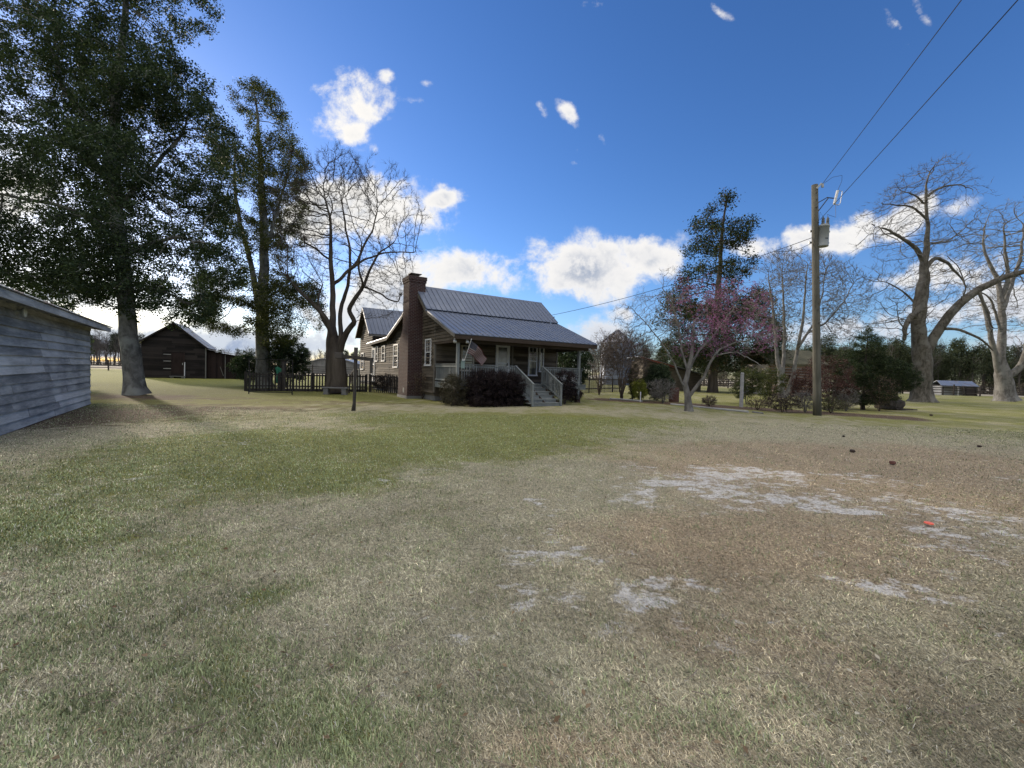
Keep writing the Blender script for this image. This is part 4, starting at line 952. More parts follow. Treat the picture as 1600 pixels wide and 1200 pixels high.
    # steps
    nst = 6; m2 = MB()
    for i in range(nst-1):
        z = 1.02*(i+1)/nst; t = .02+i*.30
        m2.box(-.22, 1.74, t-.02, t+.13, z-.038, z); m2.box(-.22, 1.74, t+.137, t+.29, z-.038, z)
    stp = m2.build('steps', W_DECK, H)
    m3 = MB()
    for i in range(nst-1):
        z = 1.02*(i+1)/nst; t = .03+i*.30
        m3.box(-.02, 1.66, t, t+.02, z-.165, z-.042)
    m3.build('riser', W_DECK, stp)
    m3 = MB()
    for xx in (-.12, .8, 1.64):
        m3.prism([(xx, .04, 0), (xx, 1.55, .6), (xx, 1.55, .92), (xx, 1.2, .80), (xx, .04, .12)], (.04, 0, 0))
    m3.build('stringer', W_FASC, stp)
    for xx in (-.03, 1.69):
        m2 = MB(); m2.box(xx-.045, xx+.045, -.03, .06, 0, 1.07)
        m2.build('newel_post', W_DECK, H)
        m2 = MB(); a = Vector((xx, 0.0, 1.09)); b = Vector((xx, 1.6, 1.95)); m2.beam(a+Vector((0, -.06, -.02)), b, .09, .035); m2.beam(a-Vector((0, 0, .09)), b-Vector((0, 0, .09)), .035, .08); m2.beam(a-Vector((0, 0, .72)), b-Vector((0, 0, .82)), .035, .08)
        r = m2.build('handrail', W_DECK, H); m2 = MB()
        for i in range(1, 13):
            c = a+(b-a)*i/13; m2.box(xx-.034-.034, xx-.034, c.y-.017, c.y+.017, c.z-.80, c.z-.05)
        m2.build('balusters', W_DECK, r)
    # dark opening below porch, lattice back
    # windows and doors
    fo = (0, tw, 0); fd = (1, 0, 0); fn = (0, -1, 0)
    window(H, fo, fd, fn, -1.80, -1.02, 1.62, 3.0, grid=(3, 2), mat=M_plain('aged_white_trim', (.45, .42, .36), .6), label='cream trimmed window behind the flag')
    window(H, fo, fd, fn, 2.58, 3.22, 1.45, 3.18, grid=(2, 3), off=.05)
    window(H, fo, fd, fn, 3.36, 3.70, 1.70, 3.18, off=.07, mid=False)
    # front storm door
    def door(o, d, nr, a0, a1, z0, z1, name='front_door', split=.5):
        o = Vector(o); d = Vector(d); nr = Vector(nr); up = Vector((0, 0, 1))
        def bx(m_, x0, x1, q0, q1, n0, n1): m_.hexa([o+d*x+nr*k+up*z for z in (q0, q1) for x, k in ((x0, n0), (x1, n0), (x1, n1), (x0, n1))])
        mb = MB(); f = .10
        bx(mb, a0, a0+.06, z0, z1, -.02, .09); bx(mb, a1-.06, a1, z0, z1, -.02, .09); bx(mb, a0, a1, z1-.06, z1, -.02, .088)
        bx(mb, a0+.062, a0+.062+f, z0, z1-.062, 0, .075); bx(mb, a1-.062-f, a1-.062, z0, z1-.062, 0, .075)
        xa, xb = a0+.062+f, a1-.062-f; zm = z0+(z1-z0)*split
        for q0, q1 in ((z0, z0+.32), (zm-.05, zm+.05), (z1-.062-f, z1-.062)): bx(mb, xa, xb, q0, q1, 0, .073)
        w = mb.build(name, WHITE, H)
        g = MB(); bx(g, xa-.01, xb+.01, z0+.3, zm-.04, .035, .05); bx(g, xa-.01, xb+.01, zm+.04, z1-.14, .035, .05); g.build('pane', M_glass('storm_glass', (.12, .13, .14), .12), w)
        g = MB(); bx(g, a1-.18, a1-.13, zm-.12, zm+.02, .08, .11); g.build('handle', BLACKM, w)
        return w
    door(fo, fd, fn, .34, 1.26, 1.03, 3.18)
    mb = MB(); mb.box(1.40, 1.52, tw-.07, tw, 1.03, 3.15); mb.build('door_trim', W_TRIM, H)
    sd = (0, 1, 0); sn = (-1, 0, 0); so_ = (s0, 0, 0)
    window(H, so_, sd, sn, 4.80, 5.66, 1.85, 3.28, grid=(3, 2)); window(H, so_, sd, sn, 10.65, 11.68, 1.72, 3.24, grid=(3, 2)); window(H, so_, sd, sn, 13.75, 14.62, 2.15, 3.28); window(H, so_, sd, sn, 15.75, 16.45, 2.15, 3.28)
    door(so_, sd, sn, 16.6, 17.5, .62, 3.24, 'side_door')
    # rear wing
    w0, w1 = s0-.0, 2.4
    def zw(t): return 4.31+(6.64-4.31)*(1-abs(t-19.69)/2.49)
    def ext2(z):
        ok = [t for t in np.linspace(tr, 21.95, 300) if zw(t)-.14 > z and (t > 17.75 or z > 0)]
        return [(min(ok), max(ok))] if ok else []
    mb = MB(); mb.prism([(w0+.02, tr+.02, .25), (w0+.02, tr+.02, 4.45), (w0+.02, 19.69, 6.42), (w0+.02, 21.93, 4.3), (w0+.02, 21.93, .25)], (w1-w0-.04, 0, 0)); mb.build('wing_core', W_SIDE, H)
    mb = MB(); siding(mb, (w0, 0, 0), (0, 1, 0), (-1, 0, 0), ext2, .42, 6.4, .165, th=.055, wob=.012)
    siding(mb, (0, tr, 0), (1, 0, 0), (0, -1, 0), lambda z: [(w0, w1)], 3.35, 4.35, .15); mb.build('wing_wall', W_SIDE, H)
    mb = MB(); wl, wr = s0-.42, w1+.3
    rib_roof(mb, (wl, 17.2, 4.31), (wr, 17.2, 4.31), (wr, 19.69, 6.64), (wl, 19.69, 6.64), .035, .30)
    rib_roof(mb, (wr, 22.2, 4.31), (wl, 22.2, 4.31), (wl, 19.69, 6.641), (wr, 19.69, 6.641), .035, .30); mb.build('wing_roof', ROOF, H)
    mb = MB(); mb.beam((wl+.02, 17.2, 4.2), (wl+.02, 19.69, 6.53), .035, .15); mb.beam((wl+.02, 22.2, 4.2), (wl+.02, 19.69, 6.53), .035, .15); mb.beam((wl+.04, 17.22, 4.2), (wr, 17.22, 4.2), .035, .14); mb.build('rake_board', W_TRIM, H)
    mb = MB(); mb.prism([(wl+.03, 17.25, 4.27), (wl+.03, 19.69, 6.58), (wl+.03, 22.15, 4.27), (wl+.03, 22.0, 4.2), (wl+.03, 19.69, 6.45), (wl+.03, 17.35, 4.2)], (.38, 0, 0)); mb.build('soffit', W_FASC, H)
    window(H, so_, sd, sn, 20.3, 21.3, 1.5, 2.9, off=.04)
    # chimney
    c0, c1 = -4.13, -3.20
    mb = MB()
    mb.box(c0, c1, 6.18, 7.85, 0.12, 3.05)
    mb.hexa([(c0, 6.18, 3.05), (c1, 6.18, 3.05), (c1, 7.85, 3.05), (c0, 7.85, 3.05), (c0, 6.18, 3.9), (c1, 6.18, 3.9), (c1, 7.22, 3.9), (c0, 7.22, 3.9)])
    mb.box(c0, c1, 6.18, 7.22, 3.9, 6.42); mb.box(c0-.035, c1+.035, 6.145, 7.255, 6.42, 6.55); mb.box(c0-.06, c1+.06, 6.12, 7.28, 6.55, 6.74)
    ch = mb.build('chimney', BRICK, H)
    mb = MB(); mb.box(c0-.04, c1+.04, 6.14, 7.9, -.05, .14); mb.box(c0-.006, c0+.1, 6.7, 6.95, .3, .58); mb.build('chimney_base', CONC, ch)
    mb = MB(); mb.tube([((c0+c1)/2, 6.7, 6.7), ((c0+c1)/2, 6.7, 6.92)], .14, 10); mb.prism([((c0+c1)/2-.32, 6.42, 6.93), ((c0+c1)/2+.32, 6.42, 6.93), ((c0+c1)/2+.32, 6.98, 6.93), ((c0+c1)/2-.32, 6.98, 6.93)], (0, 0, .03))
    mb.prism([((c0+c1)/2-.2, 6.55, 6.86), ((c0+c1)/2+.2, 6.55, 6.86), ((c0+c1)/2+.2, 6.85, 6.86), ((c0+c1)/2-.2, 6.85, 6.86)], (0, 0, .02))
    mb.build('chimney_cap', M_plain('rusty_cap', (.16, .14, .13), .7, .3), ch)
    # flood lights under the eave
    for xx, tt in ((s0-.12, 1.62), (s0+.42, 1.42)):
        mb = MB(); mb.tube([(xx, tt, 3.12), (xx, tt, 3.04)], .05, 8); mb.tube([(xx, tt, 3.05), (xx-.02, tt-.05, 2.99), (xx-.03, tt-.1, 2.93)], [.04, .07, .085], 10)
        mb.build('flood_lamp', WHITE, H, smooth=True)
    # side steps at the rear door (open wooden stair with rail)
    mb = MB()
    for i in range(5):
        mb.box(s0-1.25-0*i, s0-.1, 18.2+i*.28, 18.46+i*.28, .52-i*.12, .56-i*.12)
    mb.box(s0-1.25, s0-.05, 16.3, 18.2, .56, .60); mb.box(s0-1.3, s0-1.2, 16.3, 16.4, 0, 1.55); mb.box(s0-1.3, s0-1.2, 18.1, 18.2, 0, 1.55); mb.box(s0-1.3, s0-1.2, 19.9, 20, 0, .95)
    mb.build('side_steps', W_DECK, H)
    mb = MB(); mb.beam((s0-1.25, 18.15, 1.5), (s0-1.25, 19.95, .9), .06, .06); mb.beam((s0-1.25, 16.35, 1.5), (s0-1.25, 18.15, 1.5), .06, .06); mb.beam((s0-1.25, 18.15, .75), (s0-1.25, 19.95, .15), .05, .06)
    for i in range(14):
        t = 16.5+i*.25; zt = 1.5 if t < 18.15 else 1.5-(t-18.15)*.333; mb.box(s0-1.27, s0-1.23, t, t+.035, zt-.8, zt)
    mb.build('side_rail', W_FENCE, H)
    mb = MB(); mb.tube([(s0-.05, 4.0, 3.0), (s0-.05, 4.3, 3.0)], .01, 5)
    return H
build_house()

# satellite dish on the right end of the roof
def build_dish():
    D = thing('satellite_dish', 'small grey satellite dish at the right end of the house roof', 'dish', HW(5.05, 5.9, 4.75), HRZ)
    mb = MB(); n = 20; vs = []; fs = []
    ax = Vector((.45, -.6, .55)).normalized(); u = ax.cross(Vector((0, 0, 1))).normalized(); v = u.cross(ax)
    c = Vector((.16, 0, .48))
    for k, r in enumerate((0, .1, .2, .3)):
        for j in range(n): a = 2*pi*j/n; vs.append(c+u*(cos(a)*r*1.0)+v*(sin(a)*r*1.12)+ax*(r*r*.6))
    for k in range(3):
        for j in range(n): fs.append((k*n+j, k*n+(j+1) % n, (k+1)*n+(j+1) % n, (k+1)*n+j))
    mb.add(vs, fs); mb.add([p-ax*.012 for p in vs], [f[::-1] for f in fs]); mb.build('dish', M_plain('dish_grey', (.45, .46, .48), .5), D, smooth=True)
    mb = MB(); mb.tube([(0, 0, -.25), (0, 0, .35), (.1, .02, .45)], .022, 8); mb.tube([c-v*.3, c+ax*.35-v*.15], .012, 6); mb.build('mast', STEEL, D)
    mb = MB(); e = c+ax*.36-v*.14; mb.tube([e, e-ax*.08], [.045, .03], 8); mb.build('feed_horn', M_plain('lnb_grey', (.2, .2, .21), .5), D)
    mb = MB(); mb.tube([(-.22, .1, -.2), (-.22, .1, .32), (-.25, .05, .46)], [.02, .02, .05], 8); mb.build('antenna_bracket', STEEL, D)
build_dish()

# ------------------------------------------------------------------ flag on the porch post
def build_flag():
    Fg = thing('flag', 'striped star spangled flag on a slanted pole at the left porch post', 'flag', HW(-2.98, 1.55, 1.9), HRZ)
    a = Vector((0, 0, 0)); b = Vector((.12, -.55, 1.15)); mb = MB(); mb.tube([a, b], .014, 8); mb.tube([b, b+Vector((.005, -.02, .04))], [.025, .012], 8); mb.build('flag_pole', WHITE, Fg)
    nu, nv = 36, 20; vs = []; uvs = []
    up = (b-a).normalized(); top = b-up*.04
    for i in range(nu+1):
        u = i/nu
        for j in range(nv+1):
            v = j/nv                     # v = 0 at the top edge
            hoist = top-up*(.62*v)
            fly = Vector((.98, .10, 0))*u*.92+Vector((0, 0, -1))*(u*u*.42+u*.36)
            fold = .055*sin(u*9+v*2.2)*min(1, u*3)+.025*sin(u*17-v*3)*min(1, u*2)
            p = hoist+fly*(1-.10*v)+Vector((-.25*u*v*0, fold, .10*v*u))
            vs.append(p); uvs.append((u, 1-v))
    fs = [(i*(nv+1)+j, (i+1)*(nv+1)+j, (i+1)*(nv+1)+j+1, i*(nv+1)+j+1) for i in range(nu) for j in range(nv)]
    mb = MB(); mb.add(vs, fs)
    m, n, bs, co = mat_base('flag_cloth')
    uvn = n.new('ShaderNodeUVMap'); uvn.uv_map = 'UVMap'; sp = n.new('ShaderNodeSeparateXYZ'); n.l.new(uvn.outputs[0], sp.inputs[0]); U, V = sp.outputs[0], sp.outputs[1]
    st = n.m('GREATER_THAN', n.m('MODULO', n.m('ADD', n.m('MULTIPLY', V, 13.), 1), 2.), 1.0)
    c = n.mix(st, (.42, .025, .035), (.42, .025, .035)); c = n.mix(st, (.62, .58, .56), (.36, .02, .03))
    c = n.mix(n.m('LESS_THAN', n.m('MODULO', n.m('MULTIPLY', V, 13.), 2.), 1.0), (.28, .27, .27), (.10, .010, .016))
    can = n.m('MULTIPLY', n.m('LESS_THAN', U, .4), n.m('GREATER_THAN', V, 6/13.))
    cu = n.m('FRACT', n.m('MULTIPLY', U, 11/.4/2)); cv = n.m('FRACT', n.m('MULTIPLY', n.m('SUBTRACT', V, 6/13.), 9/(7/13.)/2))
    def dot(off):
        x = n.m('SUBTRACT', n.m('FRACT', n.m('ADD', n.m('MULTIPLY', U, 13.75), off)), .5); y = n.m('SUBTRACT', n.m('FRACT', n.m('ADD', n.m('MULTIPLY', V, 8.36), off)), .5)
        return n.m('LESS_THAN', n.m('ADD', n.m('MULTIPLY', x, x), n.m('MULTIPLY', y, y)), .035)
    stars = n.m('MAXIMUM', dot(0), dot(.5))
    blue = n.mix(stars, (.008, .011, .04), (.24, .23, .23)); c = n.mix(can, c, blue)
    n.l.new(c, bs.inputs['Base Color']); bs.inputs['Roughness'].default_value = .85
    o = mb.build('cloth', m, Fg, smooth=True); uvl = o.data.uv_layers.new(name='UVMap')
    for l in o.data.loops: uvl.data[l.index].uv = uvs[l.vertex_index]
build_flag()

# white bench / box on the porch
mb = MB(); pb = thing('porch_box', 'long pale box standing on the right end of the porch behind the railing', 'box', HW(3.5, 2.1, 1.02), HRZ)
mb.box(-.75, .75, -.3, .3, 0.05, .46); mb.build('body', WHITE, pb, bevel=.01); mb = MB(); mb.box(-.79, .79, -.34, .34, .462, .5); mb.build('lid', WHITE, pb, bevel=.01)
for fx, fy in ((-.7, -.25), (.62, -.25), (-.7, .17), (.62, .17)):
    mb = MB(); mb.box(fx, fx+.08, fy, fy+.08, 0, .05); mb.build('foot', DARK, pb)
# grey-green mailbox-like box on the porch post
mb = MB(); cb_ = thing('control_box', 'small grey-green box fixed to the left porch post beside the railing', 'box', HW(-3.02, 1.55, 1.72), HRZ)
mb.box(-.09, .09, -.10, .0, 0, .34); mb.build('body', M_plain('grey_green_paint', (.2, .27, .25), .5), cb_, bevel=.01)
mb = MB(); mb.box(-.092, .092, -.13, .0, .342, .36); mb.build('lid', M_plain('grey_green_lid', (.25, .33, .3), .5), cb_)
mb = MB(); mb.tube([(0, -.06, .36), (0, -.06, .46)], [.03, .02], 8); mb.build('knob', WHITE, cb_)

# ------------------------------------------------------------------ grey board shed on the left
def build_shed():
    c1 = G(139, 632); c2 = G(0, 680); u = (c2-c1); u.z = 0; u.normalize(); ang = atan2(u.y, u.x)
    S = thing('board_shed', 'weathered blue-grey clapboard shed with a low metal roof at the left edge', 'shed', (c1.x, c1.y, 0), ang)
    # local x along the visible wall (towards the viewer), local +y away from / -y? visible face normal
    nrm = Vector((-u.y, u.x, 0))           # faces the yard
    # in local space: x=u, y = nrm
    L = 10.4; D = 5.2
    mb = MB(); mb.box(.02, L, -D, -.02, .25, 2.95); mb.build('wall_core', W_SHED, S)
    mb = MB(); random.seed(5)
    siding(mb, (0, 0, 0), (1, 0, 0), (0, 1, 0), lambda z: [(0, L)] if z > .1 else [(0, 5.1), (7.9, L)], .02, 2.98, .205, th=.05, seg=(2.5, 5.5), wob=.014)
    siding(mb, (0, 0, 0), (0, -1, 0), (-1, 0, 0), lambda z: [(0, D)], .02, 2.9, .205, th=.034, wob=.01)
    mb.build('wall', W_SHED, S)
    mb = MB(); mb.box(-.05, .0, -.10, .03, .0, 2.8); mb.build('corner_trim', W_SHED, S)
    ov = .50; el = .55; ze = 2.92
    mb = MB()
    n = int(L/.6)
    for i in range(n+1):
        x = -el+.03+i*.6; mb.prism([(x, -.3, 2.81), (x, -.3, 2.96), (x, ov-.03, 2.83), (x, ov-.03, 2.69)], (.045, 0, 0))
    mb.build('rafter_ends', W_SHED, S)
    mb = MB(); mb.prism([(-el, ov, 2.68), (-el, ov-.02, 2.68), (-el, ov-.02, 2.84), (-el, ov, 2.84)], (L+el, 0, 0)); mb.box(.04, L, .035, .06, 2.66, 2.84); mb.build('fascia', W_SHED, S)
    mb = MB(); rib_roof(mb, (-el-.05, ov+.04, 2.865), (L, ov+.04, 2.865), (L, -D/2, 3.75), (-el-.05, -D/2, 3.75), .018, .3, (.05, .018))
    rib_roof(mb, (L, -D-.5, 2.865), (-el-.05, -D-.5, 2.865), (-el-.05, -D/2, 3.751), (L, -D/2, 3.751), .018, .3, (.05, .018)); mb.build('roof', ROOF2, S)
    mb = MB(); mb.prism([(-.0, -.02, 2.85), (-.0, -D+.02, 2.85), (-.0, -D/2, 3.62)], (.05, 0, 0)); mb.build('gable', W_SHED, S)
    lp = PLN(28, 487, Vector((c1.x, c1.y, 0))+nrm*.06, nrm); lx = (lp-Vector((c1.x, c1.y, 0))).dot(u); lz = lp.z
    mb = MB(); mb.tube([(lx, .02, lz), (lx, .10, lz)], [.05, .05], 12); mb.tube([(lx, .10, lz), (lx, .14, lz), (lx, .17, lz)], [.05, .105, .115], 20); mb.build('flood_lamp', M_plain('lamp_grey', (.40, .43, .42), .4), S, smooth=False)
    mb = MB(); mb.tube([(lx, .172, lz), (lx, .182, lz)], [.10, .085], 20); mb.build('lamp_glass', M_plain('frosted_lamp_glass', (.55, .58, .56), .2), S)
def PLN(px, py, p0, nr):
    d = ray(px, py); C = Vector((0, 0, CH)); return C+d*(nr.dot(p0-C)/nr.dot(d))
build_shed()

# ------------------------------------------------------------------ dark log barn far left
def build_barn():
    b0 = G(221, 590); b1 = b0+Vector((.88, .47, 0))*5.31; u = (b1-b0); W = u.length; ang = atan2(u.y, u.x)
    B = thing('log_barn', 'dark weathered barn with pointed gable and a lean-to on its right side', 'barn', (b0.x, b0.y, 0), ang)
    eL, eR, ap, ax = 3.75, 3.5, 5.8, 2.6; D = 6.0
    mb = MB(); mb.prism([(0, .02, 0), (0, .02, eL-.1), (ax, .02, ap-.15), (W, .02, eR-.1), (W, .02, 0)], (0, D, 0)); mb.build('wall_core', W_BARN, B)
    def ext(z):
        if z < 3.3: return [(0, W)]
        f = (z-3.4)/(ap-3.4)+.06; return [(max(0, ax*(z-eL+.1)/(ap-eL)) if z > eL-.1 else 0, W-(W-ax)*max(0, (z-eR+.15)/(ap-eR)))] if z < ap-.2 else []
    mb = MB(); siding(mb, (0, 0, 0), (1, 0, 0), (0, -1, 0), ext, .05, ap-.1, .24, th=.04, wob=.015, seg=(1.5, 3.5)); siding(mb, (0, 0, 0), (0, 1, 0), (-1, 0, 0), lambda z: [(0, D)], .05, 3.5, .24, th=.04); mb.build('wall', W_BARN, B)
    mb = MB(); e = .35
    rib_roof(mb, (-e, D+.3, eL-.2), (-e, -.35, eL-.2), (ax, -.35, ap), (ax, D+.3, ap), .03, .5, ribs=False); rib_roof(mb, (W+e*.6, -.35, eR-.22), (W+e*.6, D+.3, eR-.22), (ax, D+.3, ap+.001), (ax, -.35, ap+.001), .03, .3, (.04, .02)); mb.build('roof', ROOF2, B)
    mb = MB(); mb.beam((-e, -.36, eL-.3), (ax, -.36, ap-.09), .03, .14); mb.beam((W+e*.6, -.36, eR-.32), (ax, -.36, ap-.09), .03, .14); mb.build('rake_board', W_BARN, B)
    mb = MB(); mb.box(2.45, 3.45, -.075, -.03, .45, 2.65); mb.box(2.40, 2.47, -.09, -.02, .3, 2.72); mb.box(3.43, 3.50, -.09, -.02, .3, 2.72); d_ = mb.build('door', W_BARND, B)
    mb = MB(); mb.box(3.3, 3.36, -.11, -.075, 1.4, 1.6); mb.build('handle', STEEL, d_)
    mb = MB(); mb.box(2.3, 3.6, -.5, -.09, .16, .24); mb.box(2.4, 2.6, -.45, -.12, 0, .16); mb.box(3.3, 3.5, -.45, -.12, 0, .16); mb.build('door_step', W_GREY, B)
    for z in (.95, 1.72, 2.42):
        mb = MB(); mb.box(1.75, 2.36, -.075, -.03, z, z+.07); mb.build('hinge_board', W_PALE, B)
    # lean-to
    lw = 3.55
    mb = MB(); mb.prism([(W, .3, 0), (W, .3, 3.0), (W+lw-.2, .3, 2.5), (W+lw-.2, .3, 0)], (0, D-1, 0)); mb.build('lean_to_wall', W_BARND, B)
    mb = MB(); x = W+.12
    while x < W+lw-.35:
        mb.box(x, x+.17, .26-random.uniform(0, .015), .298, .05, 2.95-(x-W)*.14-.1); x += .18
    ld = mb.build('lean_to_doors', W_BARND, B)
    mb = MB(); mb.beam((W+1.55, .22, .3), (W+1.25, .22, 1.3), .06, .03, (0, 1, 0)); mb.box(W+1.66, W+1.74, .2, .25, 0, 2.6); mb.build('door_brace', W_GREY, ld)
    for q in ((W-.05, W+.05, -.08, .0, 0, 3.3), (W+lw-.3, W+lw-.2, .22, .3, 0, 2.5)): mb = MB(); mb.box(*q); mb.build('corner_post', W_GREY, B)
    mb = MB(); rib_roof(mb, (W+lw+.3, -.15, 2.55), (W+lw+.3, D-.4, 2.55), (W+.02, D-.4, 3.16), (W+.02, -.15, 3.16), .03, .3, (.04, .02)); mb.build('lean_to_roof', ROOF2, B)
    mb = MB(); mb.box(W+lw-.2, W+lw+.1, .5, D-.8, .0, .02)
    for k in range(10): mb.box(W+lw-.2, W+lw-.15, .4, D-.8, .1+k*.24, .1+k*.24+.2)
    mb.build('lean_to_side', W_GREY, B)
build_barn()
p = G(294, 591); mb = MB(); wp = thing('marker_post', 'thin white post standing in front of the dark barn door', 'post', (p.x, p.y-.5, 0))
mb.tube([(0, 0, 0), (.02, 0, 1.62)], .045, 8); mb.build('post', WHITE, wp); mb = MB(); mb.tube([(.02, 0, 1.62), (.02, 0, 1.68)], [.055, .05], 8); mb.build('cap', WHITE, wp)

# ------------------------------------------------------------------ fences
def picket_fence(label, pts, h, sp=.17, pw=.07, board=True, z0=.0, name='picket_fence', mat=None, rails=(.28, .88), post_h=None):
    mat = mat or W_FENCE
    o = Vector((*pts[0], 0)); R = thing(name, label, 'fence', o)
    pk = MB(); rl = MB(); bd = MB(); up = Vector((0, 0, 1))
    for a, b in zip(pts, pts[1:]):
        a = Vector((*a, 0))-o; b = Vector((*b, 0))-o; d = (b-a); L = d.length; d.normalize(); nr = Vector((d.y, -d.x, 0))
        n = int(L/sp)
        for i in range(n):
            c = a+d*((i+.5)*L/n)+nr*.03; hh = h*random.uniform(.97, 1.02); w = d*pw/2; t = nr*.018
            q0 = c+up*z0; q1 = c+up*(hh-.06)
            pk.hexa([q0-w, q0+w, q0+w+t, q0-w+t, q1-w, q1+w, q1+w+t, q1-w+t])
            pk.add([q1-w, q1+w, q1+up*.06, q1-w+t, q1+w+t, q1+up*.06+t], [(0, 1, 2), (5, 4, 3), (1, 4, 5, 2), (0, 2, 5, 3)])
        for zf in rails: rl.beam(a+up*h*zf, b+up*h*zf, .04, .085)
        if board: bd.beam(a+up*.08-nr*.02, b+up*.08-nr*.02, .03, .16)
        m = max(1, int(round(L/2.4)))
        for i in range(m+1):
            c = a+d*(L*i/m)-nr*.07; ps = MB(); ps.box(c.x-.05, c.x+.05, c.y-.05, c.y+.05, 0, (post_h or h)*1.02); ps.build('post', mat, R)
    pk.build('pickets', mat, R); rl.build('rail', mat, R)
    if board: bd.build('base_board', mat, R)
    return R
picket_fence('dark picket fence with a base board running past both trunks to the house', [(-16.26, 25.34), (-12.9, 26.9), (-9.9, 28.3)], 1.18, .165, .085)
picket_fence('short run of dark picket fence between the wooden stair and the brick chimney', [(-9.75, 28.35), (-7.3, 27.1), (-6.3, 25.9)], 1.2, .165, .085, False)
picket_fence('dark picket fence beyond the right end of the house', [(5.4, 34.5), (8.2, 38.3), (11.0, 40.8)], 1.35, .19, .085, False)
def rail_fence(label, pts, zs, hp, sp, mat, pm=None, th=.12):
    o = Vector((*pts[0], 0)); R = thing('rail_fence', label, 'fence', o); rl = MB()
    for a, b in zip(pts, pts[1:]):
        a = Vector((*a, 0))-o; b = Vector((*b, 0))-o; d = b-a; L = d.length; m = max(1, int(round(L/sp)))
        for i in range(m+1):
            c = a+d*i/m; ps = MB(); hh = hp*random.uniform(.95, 1.08); ps.box(c.x-.07, c.x+.07, c.y-.07, c.y+.07, 0, hh); ps.build('post', pm or mat, R)
        for z in zs:
            for i in range(m):
                j1, j2 = random.uniform(-.03, .03), random.uniform(-.03, .03); nn = Vector((d.y, -d.x, 0)).normalized()*.09
                rl.beam(a+d*i/m+Vector((0, 0, z+j1))+nn, a+d*(i+.995)/m+Vector((0, 0, z+j2))+nn, .035, th)
    rl.build('rail', mat, R)
rail_fence('long four-rail board fence along the dry field behind the barn', [(-90, 60), (-70, 68.5), (-50, 73), (-31, 77), (-14, 80)], (.45, .85, 1.22, 1.6), 1.85, 2.8, W_RAIL)
rail_fence('old brown rail fence in front of the pine wood on the right', [(30, 70), (48, 68), (62, 66), (75, 63), (100, 58)], (.4, .8, 1.15, 1.45), 1.6, 3.2, W_RAIL)

# metal frame panel in front of the picket fence
a = G(388.7, 615.5); b = G(456.5, 617); R = thing('metal_frame_panel', 'tall thin dark metal frame panel standing in front of the picket fence', 'gate', a)
q = b-a; mb = MB()
for pnt in (Vector((0, 0, 0)), q): mb.tube([pnt, pnt+Vector((0, 0, 1.95))], .028, 8)
for z in (1.93, .98, .12): mb.tube([Vector((0, 0, z)), q+Vector((0, 0, z))], .02, 8)
mb.build('frame', BLACKM, R); mb = MB()
for i in range(1, 14): c = q*i/14; mb.tube([c+Vector((0, 0, .12)), c+Vector((0, 0, 1.93))], .004, 4)
for i in range(1, 9): mb.tube([Vector((0, 0, .98+i*.105)), q+Vector((0, 0, .98+i*.105))], .003, 4)
mb.build('wire_mesh', BLACKM, R)
# wooden post with hanging green hose
c = P(436, 600, 26.4); R = thing('wooden_post', 'thick dark wooden post beside the tall evergreen trunk behind the picket fence', 'post', (c.x, 26.9, 0))
mb = MB(); mb.box(-.09, .09, -.09, .09, 0, 1.9); mb.build('post', W_FENCE, R, bevel=.01); mb = MB(); mb.box(-.11, .11, -.11, .11, 1.9, 1.94); mb.build('cap', W_FENCE, R)
R2 = thing('green_cloth', 'green cloth hanging on the dark wooden post behind the picket fence', 'cloth', (c.x-.28, 26.85, 0))
vs = []; n1, n2 = 14, 16
for i in range(n1+1):
    for j in range(n2+1):
        f = i/n1; g_ = j/n2; zt = 1.55-.25*abs(f-.35); ln = .75+.3*sin(f*5); wd = .30*(1-.3*sin(g_*pi*.9))
        vs.append(((f-.5)*2*wd*.8, .06*sin(f*16+g_*2)*(.3+g_), zt-g_*ln))
mb = MB(); mb.add(vs, [(i*(n2+1)+j, (i+1)*(n2+1)+j, (i+1)*(n2+1)+j+1, i*(n2+1)+j+1) for i in range(n1) for j in range(n2)])
o = mb.build('cloth', M_plain('green_cloth', (.03, .22, .13), .8), R2, smooth=True); sm = o.modifiers.new('s', 'SOLIDIFY'); sm.thickness = .01
mb = MB(); mb.tube([(-.22, 0, 1.5), (.0, .02, 1.62), (.25, .03, 1.7)], .012, 6); mb.build('string', BLACKM, R2)
# concrete bench
c = G(528, 616); R = thing('bench', 'low grey concrete bench at the foot of the large bare tree', 'bench', (c.x, c.y-.35, 0), .05)
mb = MB(); mb.box(-.75, .75, -.2, .2, .36, .43); mb.build('seat', CONC, R, bevel=.012)
for sx in (-.52, .52):
    mb = MB(); mb.prism([(sx-.16, -.15, 0), (sx+.16, -.15, 0), (sx+.12, -.15, .12), (sx+.15, -.15, .36), (sx-.15, -.15, .36), (sx-.12, -.15, .12)], (0, .3, 0)); mb.build('leg', CONC, R, bevel=.01)
# clothesline post
c = G(552, 642); R = thing('clothesline_post', 'old T-shaped wooden clothesline post standing in the lawn left of the chimney', 'post', c)
mb = MB(); mb.tube([(0, 0, -.05), (.03, 0, .3), (.045, 0, 1.2), (.06, 0, 2.36)], [.085, .06, .058, .075], 10); mb.build('post', W_FENCE, R, smooth=True)
mb = MB(); mb.beam((-.62, -.03, 2.04), (.72, -.07, 1.93), .09, .12); mb.build('crossarm', W_FENCE, R)
mb = MB(); mb.box(.63, .71, -.14, -.05, 1.42, 1.9); mb.build('hanger', W_FENCE, R)
mb = MB(); mb.box(-.68, -.42, -.12, .08, 1.93, 2.15); mb.build('block', W_FENCE, R, bevel=.02)

